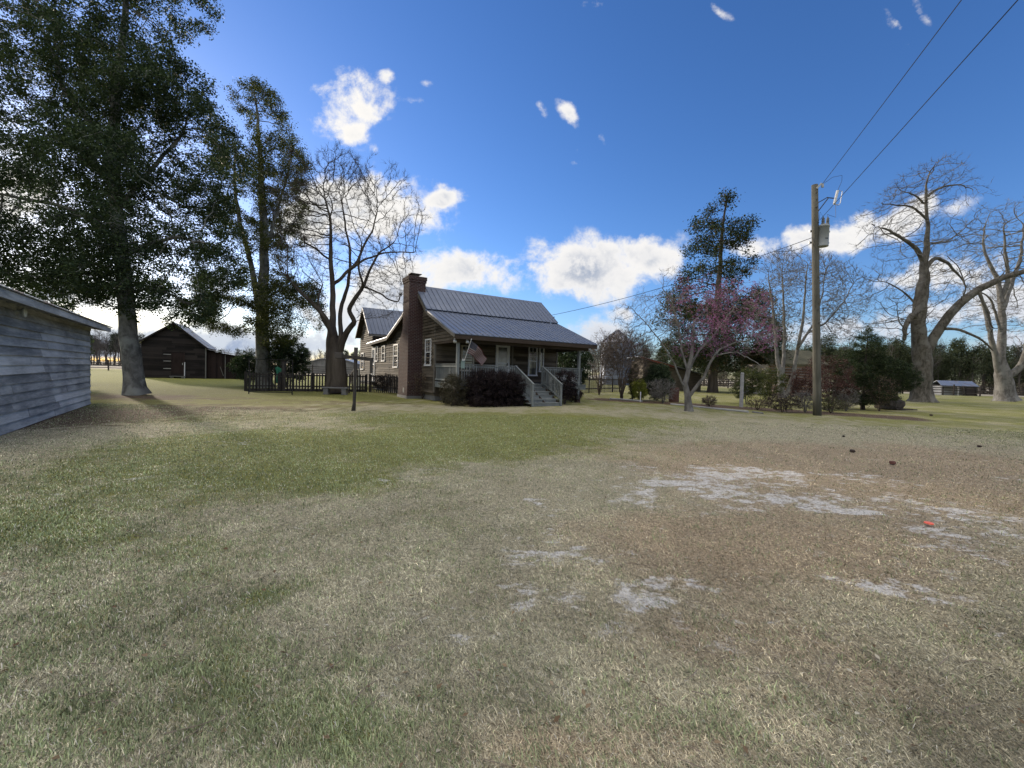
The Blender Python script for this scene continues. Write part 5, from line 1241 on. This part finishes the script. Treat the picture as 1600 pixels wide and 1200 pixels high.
# ------------------------------------------------------------------ utility pole
pb_ = G(1277, 649); top = P(1273, 289, pb_.y); ax = (top-pb_).normalized()
R = thing('utility_pole', 'tall weathered wooden utility pole in the bed on the right', 'utility pole', pb_)
H_ = (top-pb_).length
mb = MB(); mb.tube([ax*z for z in (-.05, 1, 3, 5, 7, 9, H_)], [.17, .165, .158, .15, .144, .138, .13], 20); mb.build('shaft', W_POLE, R, smooth=False)
for pl_ in R.children[0].data.polygons: pl_.use_smooth = len(pl_.vertices) == 4
def at_pole(z, dx=0, dy=0): return ax*(z/ax.z)+Vector((dx, dy, 0))
mb = MB(); mb.beam(at_pole(10.45, -.02, -.16), at_pole(10.68, .20, -.16), .05, .06); mb.tube([at_pole(10.66, .24, -.16), at_pole(10.5, .24, -.16)], [.05, .055], 10); mb.build('top_insulator', M_plain('porcelain_grey', (.4, .42, .42), .3), R)
mb = MB()
mb.tube([at_pole(9.85, .12, -.02), at_pole(10.12, .58, -.02)], .022, 6); mb.tube([at_pole(9.45, .12, -.02), at_pole(10.10, .62, -.02)], .022, 6); mb.tube([at_pole(10.10, .58, -.02), at_pole(10.08, .86, -.02)], .022, 6); mb.build('cutout_bracket', BLACKM, R)
mb = MB(); mb.tube([at_pole(9.82, .86, -.05), at_pole(10.42, 1.02, -.05)], [.055, .055], 10); mb.build('cutout_insulator', M_plain('porcelain_white', (.55, .56, .56), .3), R)
mb = MB(); mb.tube([at_pole(9.80, .82, -.05), at_pole(9.76, 1.05, -.05), at_pole(9.86, 1.14, -.05), at_pole(10.4, 1.24, -.05), at_pole(10.42, 1.0, -.05)], .018, 6); mb.build('fuse_tube', STEEL, R)
# transformer
tx = Vector((top.x+.62-pb_.x-.18, -.10, 0)); 
mb = MB(); k = 24; zt, zb = 8.78, 7.82
mb.tube([tx+Vector((0, 0, z)) for z in (zb, zb+.03, zb+.04, zt-.08, zt-.075, zt)], [.21, .222, .218, .218, .23, .23], k); mb.tube([tx+Vector((0, 0, zt+.0)), tx+Vector((0, 0, zt+.05))], [.22, .17], k)
tf = mb.build('transformer', M_plain('transformer_grey', (.24, .26, .26), .45), R)
for f_ in tf.data.polygons: f_.use_smooth = len(f_.vertices) == 4 and abs(f_.normal.z) < .3
for dx in (-.08, .13):
    mb = MB(); b0 = tx+Vector((dx, -.05, zt+.03)); mb.tube([b0+Vector((0, 0, z)) for z in (0, .08, .1, .18, .2, .28, .30, .36)], [.07, .07, .055, .07, .055, .065, .03, .03], 12); mb.build('bushing', M_plain('bushing_dark', (.10, .11, .12), .3), tf)
mb = MB(); mb.box(tx.x-.5, tx.x+.44, -.02+tx.y+.2, tx.y+.25, 8.55, 8.63); mb.box(tx.x-.5, tx.x+.44, tx.y+.2, tx.y+.25, 8.03, 8.11); mb.build('mounting_bracket', STEEL, R)
# small stencilled number strokes on the tank
mb = MB(); random.seed(3)
for i in range(6):
    a0 = radians(-105+i*6.0); p0 = tx+Vector((cos(a0)*.2195, sin(a0)*.2195, 8.12)); mb.beam(p0, p0+Vector((0, 0, .05)), .014, .006, (cos(a0), sin(a0), 0))
mb.build('stencil_marks', BLACKM, tf)
mb = MB(); mb.tube([at_pole(9.78, .92, -.05), at_pole(9.2, .92, -.05), tx+Vector((.1, -.05, 9.28)), tx+Vector((.13, -.05, zt+.38))], .008, 5)
mb.tube([at_pole(10.62, .22, -.14), at_pole(10.9, .6, -.3), at_pole(10.95, .95, -.4), at_pole(10.8, 1.1, -.2), at_pole(10.42, 1.02, -.05)], .008, 5)
mb.tube([tx+Vector((-.08, -.05, zt+.38)), tx+Vector((-.2, 0, zt+.62)), at_pole(9.0, .12, -.08)], .007, 5)
mb.tube([at_pole(8.2, -.16, -.1), at_pole(7.6, -.2, -.1), at_pole(7.0, -.17, -.1), at_pole(2.0, -.18, -.08)], .01, 5)
mb.build('jumper_wire', BLACKM, R)
mb = MB(); random.seed(4)
for z in (10.25, 9.95, 9.6, 8.9, 6.4, 5.2, 4.9, 4.3): mb.tube([at_pole(z, random.uniform(-.06, .06), -.13), at_pole(z, random.uniform(-.06, .06), -.2)], .018, 6)
mb.build('bolts', BLACKM, R)
# wires
def wire(name, label, a, b, sag, r=.011, n=40, grp=None):
    a = Vector(a); b = Vector(b); pts = [a+(b-a)*(i/n)-Vector((0, 0, sag*4*(i/n)*(1-i/n))) for i in range(n+1)]
    R = thing(name, label, 'cable', a, 0, grp); mb = MB(); mb.tube([p_-a for p_ in pts], r, 5); mb.build('strand', BLACKM, R)
    return R
dn = Vector((-.376, -.926, 0))*62
wa = pb_+at_pole(10.66, .24, -.16); wire('power_line', 'upper power line running from the top of the utility pole over the yard', wa, wa+dn+Vector((0, 0, .2)), .35)
wb = pb_+at_pole(9.05, .15, -.1); wire('power_line', 'lower power line leaving the utility pole just above the transformer', wb, wb+dn*1.02+Vector((0, 0, .6)), .35)
wc = pb_+at_pole(8.25, -.16, 0); he = HW(5.0, 6.9, 5.35)
wire('service_wire', 'drooping service wire from the utility pole to the right end of the house roof', wc, he, .35, .014)
mb = MB(); L_ = he-wc; ang_ = [wc+L_*f-Vector((0, 0, .35*4*f*(1-f)+dz)) for f, dz in ((0.0, .25), (.02, .30), (.045, .30), (.075, .16), (.10, .0))]
R = thing('wire_loop', 'slack loop of wire hanging below the service wire beside the utility pole', 'cable', wc); mb.tube([q_-wc for q_ in ang_], .010, 5); mb.build('strand', BLACKM, R)

# ------------------------------------------------------------------ right-hand outbuildings
# grain bin
c = P(962, 600, 72); R = thing('grain_bin', 'round corrugated metal grain bin with conical roof behind the bare shrubs', 'silo', (c.x, 72, 0))
mb = MB(); rr = 2.75; zs = np.linspace(0, 7.2, 49); mb.tube([(0, 0, z) for z in zs], [rr+.03*(i % 2) for i in range(49)], 36, False); mb.build('wall', ROOF, R)
mb = MB(); mb.tube([(0, 0, 7.15), (0, 0, 9.3), (0, 0, 9.5)], [rr+.12, .35, .3], 36); mb.build('roof', M_metalroof('bin_roof', (.28, .27, .28), .5, .2), R)
mb = MB()
for i in range(18): a_ = 2*pi*i/18; mb.beam((cos(a_)*(rr+.12), sin(a_)*(rr+.12), 7.2), (cos(a_)*.36, sin(a_)*.36, 9.34), .06, .05)
mb.build('roof_rib', ROOF, R)
# pale blue metal tower beside it
c = P(995, 600, 68); R = thing('metal_tower', 'narrow pale blue metal tower just right of the grain bin', 'tower', (c.x, 68, 0))
mb = MB(); mb.tube([(0, 0, z) for z in np.linspace(0, 6.6, 41)], [.72+.02*(i % 2) for i in range(41)], 20); mb.build('body', M_metalroof('blue_metal', (.34, .42, .5), .5, metal=.3), R)
mb = MB(); mb.tube([(0, 0, 6.58), (0, 0, 7.0), (0, 0, 7.05)], [.78, .3, .1], 20); mb.build('cap', ROOF, R)
# low shed with sloping roof
R = thing('low_barn', 'low barn with a long roof sloping right and a red-brown fascia, behind the round bush', 'barn', (15.2, 50, 0))
mb = MB(); mb.prism([(0.5, 0, 0), (.5, 0, 3.55), (7.5, 0, 1.95), (7.5, 0, 0)], (0, 5, 0)); mb.build('wall', W_SIDE, R)
mb = MB(); rib_roof(mb, (8.3, -.5, 1.85), (8.3, 5.5, 1.85), (0, 5.5, 4.0), (0, -.5, 4.0), .04, .35, (.04, .02)); mb.build('roof', ROOF2, R)
mb = MB(); mb.beam((0, -.53, 3.86), (4.2, -.53, 2.78), .03, .2); mb.build('fascia', M_plain('red_brown_paint', (.16, .05, .035), .8), R)
# log cabin behind the pole
c = P(1203, 600, 44); R = thing('log_cabin', 'old log cabin with pale chinking hidden behind the red-leaved shrubs', 'cabin', (c.x, 44, 0), .06)
mb = MB(); mb.box(0.05, 5.6, .06, 4.5, 0, 3.3); mb.build('chinking', M_plain('pale_chinking', (.42, .39, .36), .9), R)
mb = MB(); z = .12
while z < 3.3: mb.tube([(-.12, .05, z), (5.75, .05, z+random.uniform(-.02, .02))], random.uniform(.10, .125), 8); z += .29
mb.build('logs', M_wood('cabin_logs', (.14, .09, .065), (.38, .26, .19), (.4, 3, 3), 2, .7), R)
mb = MB(); mb.prism([(-.4, -.5, 3.35), (-.4, 2.3, 5.0), (-.4, 5.1, 3.35), (-.4, 5.1, 3.25), (-.4, 2.3, 4.88), (-.4, -.5, 3.25)], (6.5, 0, 0)); mb.build('roof', M_wood('mossy_shingles', (.05, .05, .035), (.16, .15, .10), (1, 1, 1), 4, .2), R)
mb = MB(); mb.box(2.0, 2.9, -.12, .0, .2, 2.2); mb.build('door', W_BARND, R)
# far horse shelter
c = G(1477, 618.5); R = thing('field_shelter', 'small far shelter with bright metal roof between the two huge bare trees', 'shed', (P(1474, 618, 66).x, 66, 0), -.10)
mb = MB(); mb.box(.6, 4.9, 1.1, 3.2, 0, 1.55); mb.build('wall', W_PALE, R)
mb = MB(); mb.prism([(4.9, .2, 0), (4.9, .2, 1.45), (4.9, 1.7, 2.15), (4.9, 3.2, 1.5), (4.9, 3.2, 0)], (.1, 0, 0)); mb.box(3.5, 4.9, .22, .3, 0, 1.35); mb.build('end_wall', W_BARN, R)
mb = MB(); rib_roof(mb, (-.3, -.1, 1.38), (5.1, -.1, 1.38), (5.5, 1.7, 2.3), (.35, 1.7, 2.3), .04, .3); rib_roof(mb, (5.5, 3.5, 1.4), (.35, 3.5, 1.4), (.35, 1.7, 2.301), (5.5, 1.7, 2.301), .04, .3); mb.build('roof', ROOF2, R)
for x in (.0, 2.2, 3.0, 4.85):
    mb = MB(); mb.box(x-.07, x+.07, .05, .19, 0, 1.4); mb.build('post', W_PALE if x in (2.2,) else W_FENCE, R)
# low arched roof shed beyond the far fence, left
R = thing('long_shed', 'long low grey shed beyond the board fence, seen between the two trunks', 'shed', (P(470, 575, 95).x, 95, 0), .02)
mb = MB(); mb.prism([(0, 0, 2.3), (4.5, 0, 3.6), (9.5, 0, 3.6), (13, 0, 2.6), (13, 0, 2.5), (9.5, 0, 3.45), (4.5, 0, 3.45), (0, 0, 2.2)], (0, 8, 0)); mb.build('roof', ROOF2, R)
mb = MB(); mb.prism([(.3, .3, 0), (.3, .3, 2.2), (4.5, .3, 3.45), (9.5, .3, 3.45), (12.8, .3, 2.5), (12.8, .3, 0)], (0, 7.4, 0)); mb.build('wall', W_GREY, R)

# ------------------------------------------------------------------ garden bed bits
def log_edge(label, pts, r=.055, bright=W_PALE, name='edging_timber'):
    a = Vector((*pts[0], 0)); R = thing(name, label, 'timber', a); mb = MB()
    mb.tube([Vector((*q_, r*.75))-a for q_ in pts], r, 8); mb.build('log', bright, R, smooth=False)
    return R
g2 = lambda px, py: tuple(G(px, py)[:2])
log_edge('pale timber edging the bed directly left of the white stake', [g2(953, 624), g2(975, 625.5), g2(1003, 628)], .06)
log_edge('pale timber edging the bed that passes behind the pink blossoming tree', [g2(1048, 632.5), g2(1080, 635.5), g2(1112, 639)], .05)
log_edge('brightest pale timber edging the bed between the pink blossoming tree and the wooden post', [g2(1114, 639.3), g2(1140, 642), g2(1169, 645)], .055)
log_edge('short broken grey timber at the right end of the bed edging', [g2(1176, 645), g2(1192, 647)], .045, W_GREY)
def post(label, px, py, ptop, r, mat, name='wooden_post', lean=0):
    b_ = G(px, py); t_ = P(px+lean, ptop, b_.y); R = thing(name, label, 'post', b_); mb = MB()
    mb.tube([Vector((0, 0, -.03)), (t_-b_)*.5, t_-b_], [r, r*.95, r*.9], 10); mb.build('shaft', mat, R)
    mb = MB(); mb.tube([t_-b_, t_-b_+Vector((0, 0, .03))], [r*.92, r*.6], 10); mb.build('top', mat, R)
post('round grey wooden post in the bed in front of the yellow-topped bush', 1158, 636, 583, .10, W_PALE, lean=2)
post('short thin white stake in the bed beside the bare grey shrub', 1000.5, 628, 613, .035, WHITE, 'stake', .5)
post('grey wooden post half hidden behind the bare grey shrub', 1046, 626, 590, .07, W_GREY)
# rusty barrel
c = P(1053, 627, 26.8); R = thing('barrel', 'rusty red-brown barrel behind the bare grey shrub', 'barrel', (c.x, 26.8, 0)); mb = MB()
mb.tube([(0, 0, z) for z in (0, .02, .3, .32, .34, .6, .62, .64, .9, .92)], [.29, .3, .3, .31, .3, .3, .31, .3, .3, .29], 20); mb.build('body', M_plain('rust', (.08, .038, .03), .85, var=.5), R)
mb = MB(); mb.tube([(0, 0, .92), (0, 0, .925)], .27, 20); mb.build('lid', M_plain('rust_dark', (.08, .04, .03), .9), R)
# stump / log on the right of the cedar
c = G(1392, 640); R = thing('fallen_log', 'dark chunk of fallen log lying at the right end of the bed', 'log', c, .15); mb = MB(); random.seed(9)
mb.tube([(-1.0, 0, .22), (-.6, .02, .33), (0, .05, .36), (.5, 0, .33), (.62, 0, .30)], [.18, .30, .36, .35, .30], 14); o = mb.build('log', BK_DARK, R, smooth=False)
for v_ in o.data.vertices: v_.co += Vector((random.uniform(-.04, .04), random.uniform(-.04, .04), random.uniform(-.04, .04)))
mb = MB(); mb.tube([(.0, -.3, .05), (.6, -.5, .08), (1.3, -.45, .05)], [.06, .05, .03], 7); mb.build('root', BK_DARK, R)

# ------------------------------------------------------------------ small things lying on the grass
def clod(label, px, py, sz, mat, name, cat, flat=.6, grp=None):
    b_ = G(px, py); mb = MB(); n1, n2 = 10, 6; vs = []; random.seed(int(px))
    for j in range(n2+1):
        for i in range(n1):
            a_ = 2*pi*i/n1; p_ = pi*j/n2; r_ = sz*random.uniform(.7, 1.15); vs.append((r_*sin(p_)*cos(a_), r_*sin(p_)*sin(a_), (1-cos(p_)) * sz*flat))
    mb.add(vs, [(j*n1+i, j*n1+(i+1) % n1, (j+1)*n1+(i+1) % n1, (j+1)*n1+i) for j in range(n2) for i in range(n1)])
    o = mb.build(name, mat); o.location = (b_.x, b_.y, .0); tag(o, label, cat, grp)
CONE = M_plain('cone_brown', (.05, .035, .028), .9, var=.5)
clod('dark clod on the brown grass nearest to the utility pole', 1332, 707, .06, CONE, 'clod', 'clod')
clod('reddish brown clod lying farther right on the brown grass', 1395, 726, .065, M_plain('clod_red', (.12, .05, .04), .9), 'clod', 'clod')
clod('small dark clod in the lawn below the dark chunk of log', 1455, 650, .08, CONE, 'clod', 'clod')
clod('tiny dark clod directly under the cedar on the lawn', 1318, 683, .045, CONE, 'clod', 'clod')
clod('tiny dark clod at the far right of the brown grass', 1530, 699, .05, CONE, 'clod', 'clod')
c = G(1451, 821); mb = MB(); mb.tube([(0, 0, .022), (0, 0, .032), (0, 0, .035)], [.042, .042, .038], 24); o = mb.build('marker_disc', M_plain('orange_plastic', (.9, .16, .09), .35, var=.03)); o.location = (c.x, c.y, .0); o.rotation_euler = (.03, .02, 0)
tag(o, 'bright orange plastic disc lying on the bare sandy grass', 'disc')
def litter():
    n = 2600; y = np.exp(rng.uniform(math.log(1.5), math.log(22), n)); x = rng.uniform(-1, 1, n)*y*1.3
    k = (rng.random(n) < .25+.6*(x < -4)); x = x[k]; y = y[k]
    C = np.stack([x, y, np.full(len(x), .018)], 1); V, Fc = leaves(C, .032, .5, up=2.5, var=.5)
    o = np_mesh('fallen_leaves', V, Fc, M_leaf('fallen_leaf', (.10, .06, .035), (.32, .24, .15), (.5, .46, .36), .1, .8)); tag(o, 'scattered brown fallen leaves lying on the lawn', 'leaves', kind='stuff')
litter()
def loose_twigs():
    mb = MB(); random.seed(21)
    for i in range(260):
        y = math.exp(random.uniform(math.log(1.5), math.log(16))); x = random.uniform(-1, 1)*y*1.25
        if x < -9: continue
        a = random.uniform(0, 2*pi); L = random.uniform(.03, .14); b = a+random.uniform(-.6, .6); r = random.uniform(.0012, .003)
        p0 = Vector((x, y, .018)); p1 = p0+Vector((cos(a)*L, sin(a)*L, random.uniform(0, .012))); p2 = p1+Vector((cos(b)*L*.7, sin(b)*L*.7, -.004))
        mb.tube([p0, p1, p2], [r, r*.8, r*.5], 5)
    tag(mb.build('loose_twigs', M_plain('twig_litter', (.20, .16, .12), .8, var=.6, sc=1.5)), 'small broken twigs scattered over the lawn', 'twigs', kind='stuff')
loose_twigs()

# ------------------------------------------------------------------ far woods
def wood_base(kind, seed):
    """one tree of the far wood as arrays, about 10 m tall"""
    r_ = np.random.default_rng(seed); h = 10.
    n = 9; z = np.linspace(0, h*.97, n); P_ = np.stack([np.cumsum(r_.normal(0, .10, n)), np.cumsum(r_.normal(0, .10, n)), z], 1)
    Vs, Fs, mi = [], [], []; off = 0
    def tb(pts, rad, k=5):
        nonlocal off
        pts = np.array(pts); m_ = len(pts); a = np.arange(k)*2*pi/k
        ring = pts[:, None]+np.array(rad)[:, None, None]*np.stack([np.cos(a), np.sin(a), 0*a], -1)[None]
        i = np.arange(m_-1)[:, None]*k; j = np.arange(k)[None]; jn = (j+1) % k
        Vs.append(ring.reshape(-1, 3)); Fs.append(np.stack([i+j, i+jn, i+k+jn, i+k+j], -1).reshape(-1, 4)+off); mi.append(np.zeros((m_-1)*k, int)); off += m_*k
    tb(P_, np.linspace(.17, .03, n))
    ends = []
    nb = 46 if kind == 'bare' else 26
    for i in range(nb):
        zz = r_.uniform(.25, .98)*h if kind == 'bare' else r_.uniform(.45, .98)*h
        p0 = np.array([np.interp(zz, z, P_[:, 0]), np.interp(zz, z, P_[:, 1]), zz]); a = r_.uniform(0, 2*pi)
        L = (2.3 if kind == 'bare' else 1.9)*(1.12-zz/h)+.5; e = .9 if kind == 'bare' else .25
        d = np.array([cos(a), sin(a), e+r_.normal(0, .25)]); d /= np.linalg.norm(d); p1 = p0+d*L*.5; p2 = p1+(d+r_.normal(0, .3, 3))*L*.5
        tb([p0, p1, p2], [.045, .03, .012], 3); ends += [p2, p1, (p1+p2)/2]
        if kind == 'bare':
            for q in range(7):
                b0_ = p0+(p2-p0)*r_.uniform(.3, 1); d2 = d+r_.normal(0, .6, 3); d2[2] += .4; b1_ = b0_+d2*r_.uniform(.5, 1.1); tb([b0_, b1_], [.018, .007], 3)
    ends = np.array(ends)
    if kind != 'bare':
        ne = 2600 if kind == 'pine' else 4200
        if kind == 'ever':
            ends = np.concatenate([ends, ellip((0, 0, h*.55), (2.3, 2.3, h*.42), 160)])
        c = ends[r_.integers(0, len(ends), ne//5)]+r_.normal(0, .30, (ne//5, 3)); C = np.repeat(c, 5, 0)+r_.normal(0, .20, (ne//5*5, 3))
        V, Fc = leaves(C, .30, .4); Vs.append(V); Fs.append(Fc+off); mi.append(np.ones(len(Fc), int)); off += len(V)
    return np.concatenate(Vs), np.concatenate(Fs), np.concatenate(mi)
WB = {k: [wood_base(k, 10+i+{'bare': 0, 'pine': 5, 'ever': 9}[k]) for i in range(3)] for k in ('bare', 'pine', 'ever')}
def wood(label, spots, leafm):
    Vs, Fs, mi = [], [], []; off = 0
    for i, (x, y, h, kind) in enumerate(spots):
        V, Fc, m_ = WB[kind][i % 3]; a = rng.uniform(0, 2*pi); s_ = h/10.; w = s_*rng.uniform(.85, 1.2)
        Q = np.stack([(V[:, 0]*cos(a)-V[:, 1]*sin(a))*w+x, (V[:, 0]*sin(a)+V[:, 1]*cos(a))*w+y, V[:, 2]*s_], 1)
        Vs.append(Q); Fs.append(Fc+off); mi.append(m_); off += len(Q)
    o = np_mesh('woodland', np.concatenate(Vs), np.concatenate(Fs), [BK_FAR, leafm], mi=np.concatenate(mi)); tag(o, label, 'wood', kind='stuff')
sp = []
for i in range(150):                       # left horizon
    y = rng.uniform(150, 185); px = rng.uniform(60, 660); d = ray(px, 560); x = d.x/d.y*y
    hh = rng.uniform(7.5, 10.5)*(1.25 if px < 260 else .85)
    sp.append((x, y, hh, rng.choice(['bare', 'pine', 'bare'])))
wood('distant pale wood along the horizon on the left', sp, PINE)
sp = []
for i in range(190):
    px = rng.uniform(1000, 1760); row = rng.integers(0, 3); y = [88, 100, 116][row]+rng.uniform(-5, 5); d = ray(px, 560); x = d.x/d.y*y
    hh = rng.uniform(8.0, 11.0)*(.82 if px < 1150 else 1.0)
    sp.append((x, y, hh, rng.choice(['ever', 'pine', 'ever', 'bare', 'bare'] if row < 2 else ['ever', 'ever', 'pine'])))
for i in range(40):
    px = rng.uniform(860, 1010); y = rng.uniform(120, 140); d = ray(px, 560); sp.append((d.x/d.y*y, y, rng.uniform(7, 10), 'bare'))
wood('dense dark pine and bare-tree wood behind the rail fence on the right', sp, M_leaf('far_evergreen', (.028, .042, .022), (.085, .10, .05), None, .1, .7))
def brush(label, x0, x1, y, dy, h, n, mat, nm='underbrush'):
    c = np.stack([rng.uniform(x0, x1, n), y+rng.uniform(-dy, dy, n), rng.random(n)**1.6*h], 1); c[:, 1] += (c[:, 0]-x0)*0
    V, Fc = leaves(c, .35, .25, up=.1); o = np_mesh(nm, V, Fc, mat); tag(o, label, 'brush', kind='stuff')
BRUSHM = M_leaf('brush_brown', (.06, .05, .035), (.16, .135, .10), (.22, .20, .16), .0, .8)
brush('brown underbrush at the foot of the far wood on the right', 22, 125, 88, 6, 2.6, 26000, BRUSHM)
brush('grey underbrush along the foot of the distant wood on the left', -215, -20, 160, 7, 4.6, 42000, BRUSHM, 'thicket')
# two nearer slim trees seen in front of the far wood

# repeats of one kind share a group
GN = {'pecan_tree': 'huge bare trees on the right', 'picket_fence': 'dark picket fences around the house', 'rail_fence': 'board fences along the fields', 'clod': 'clods lying on the lawn', 'edging_timber': 'timbers edging the bed',
      'evergreen_bush': 'evergreen bushes of the yard', 'holly_bush': 'evergreen bushes behind the picket fence', 'low_shrub': 'low twiggy shrubs in the bed', 'crape_myrtle': 'bare vase-shaped shrubs beyond the house', 'conifer_shrub': 'conifer shrubs in the bed',
      'red_leaf_shrub': 'red-leaved shrubs near the utility pole', 'bare_shrub': 'bare twiggy shrubs', 'power_line': 'power lines of the utility pole', 'wooden_post': 'wooden posts in the yard', 'hedge': 'hedge bushes in front of the porch', 'evergreen_tree': 'tall evergreen trees on the left', 'shrub': 'dark shrubs beside the house'}
for o in bpy.data.objects:
    if o.parent is None and o.name.split('.')[0] in GN: o['group'] = GN[o.name.split('.')[0]]
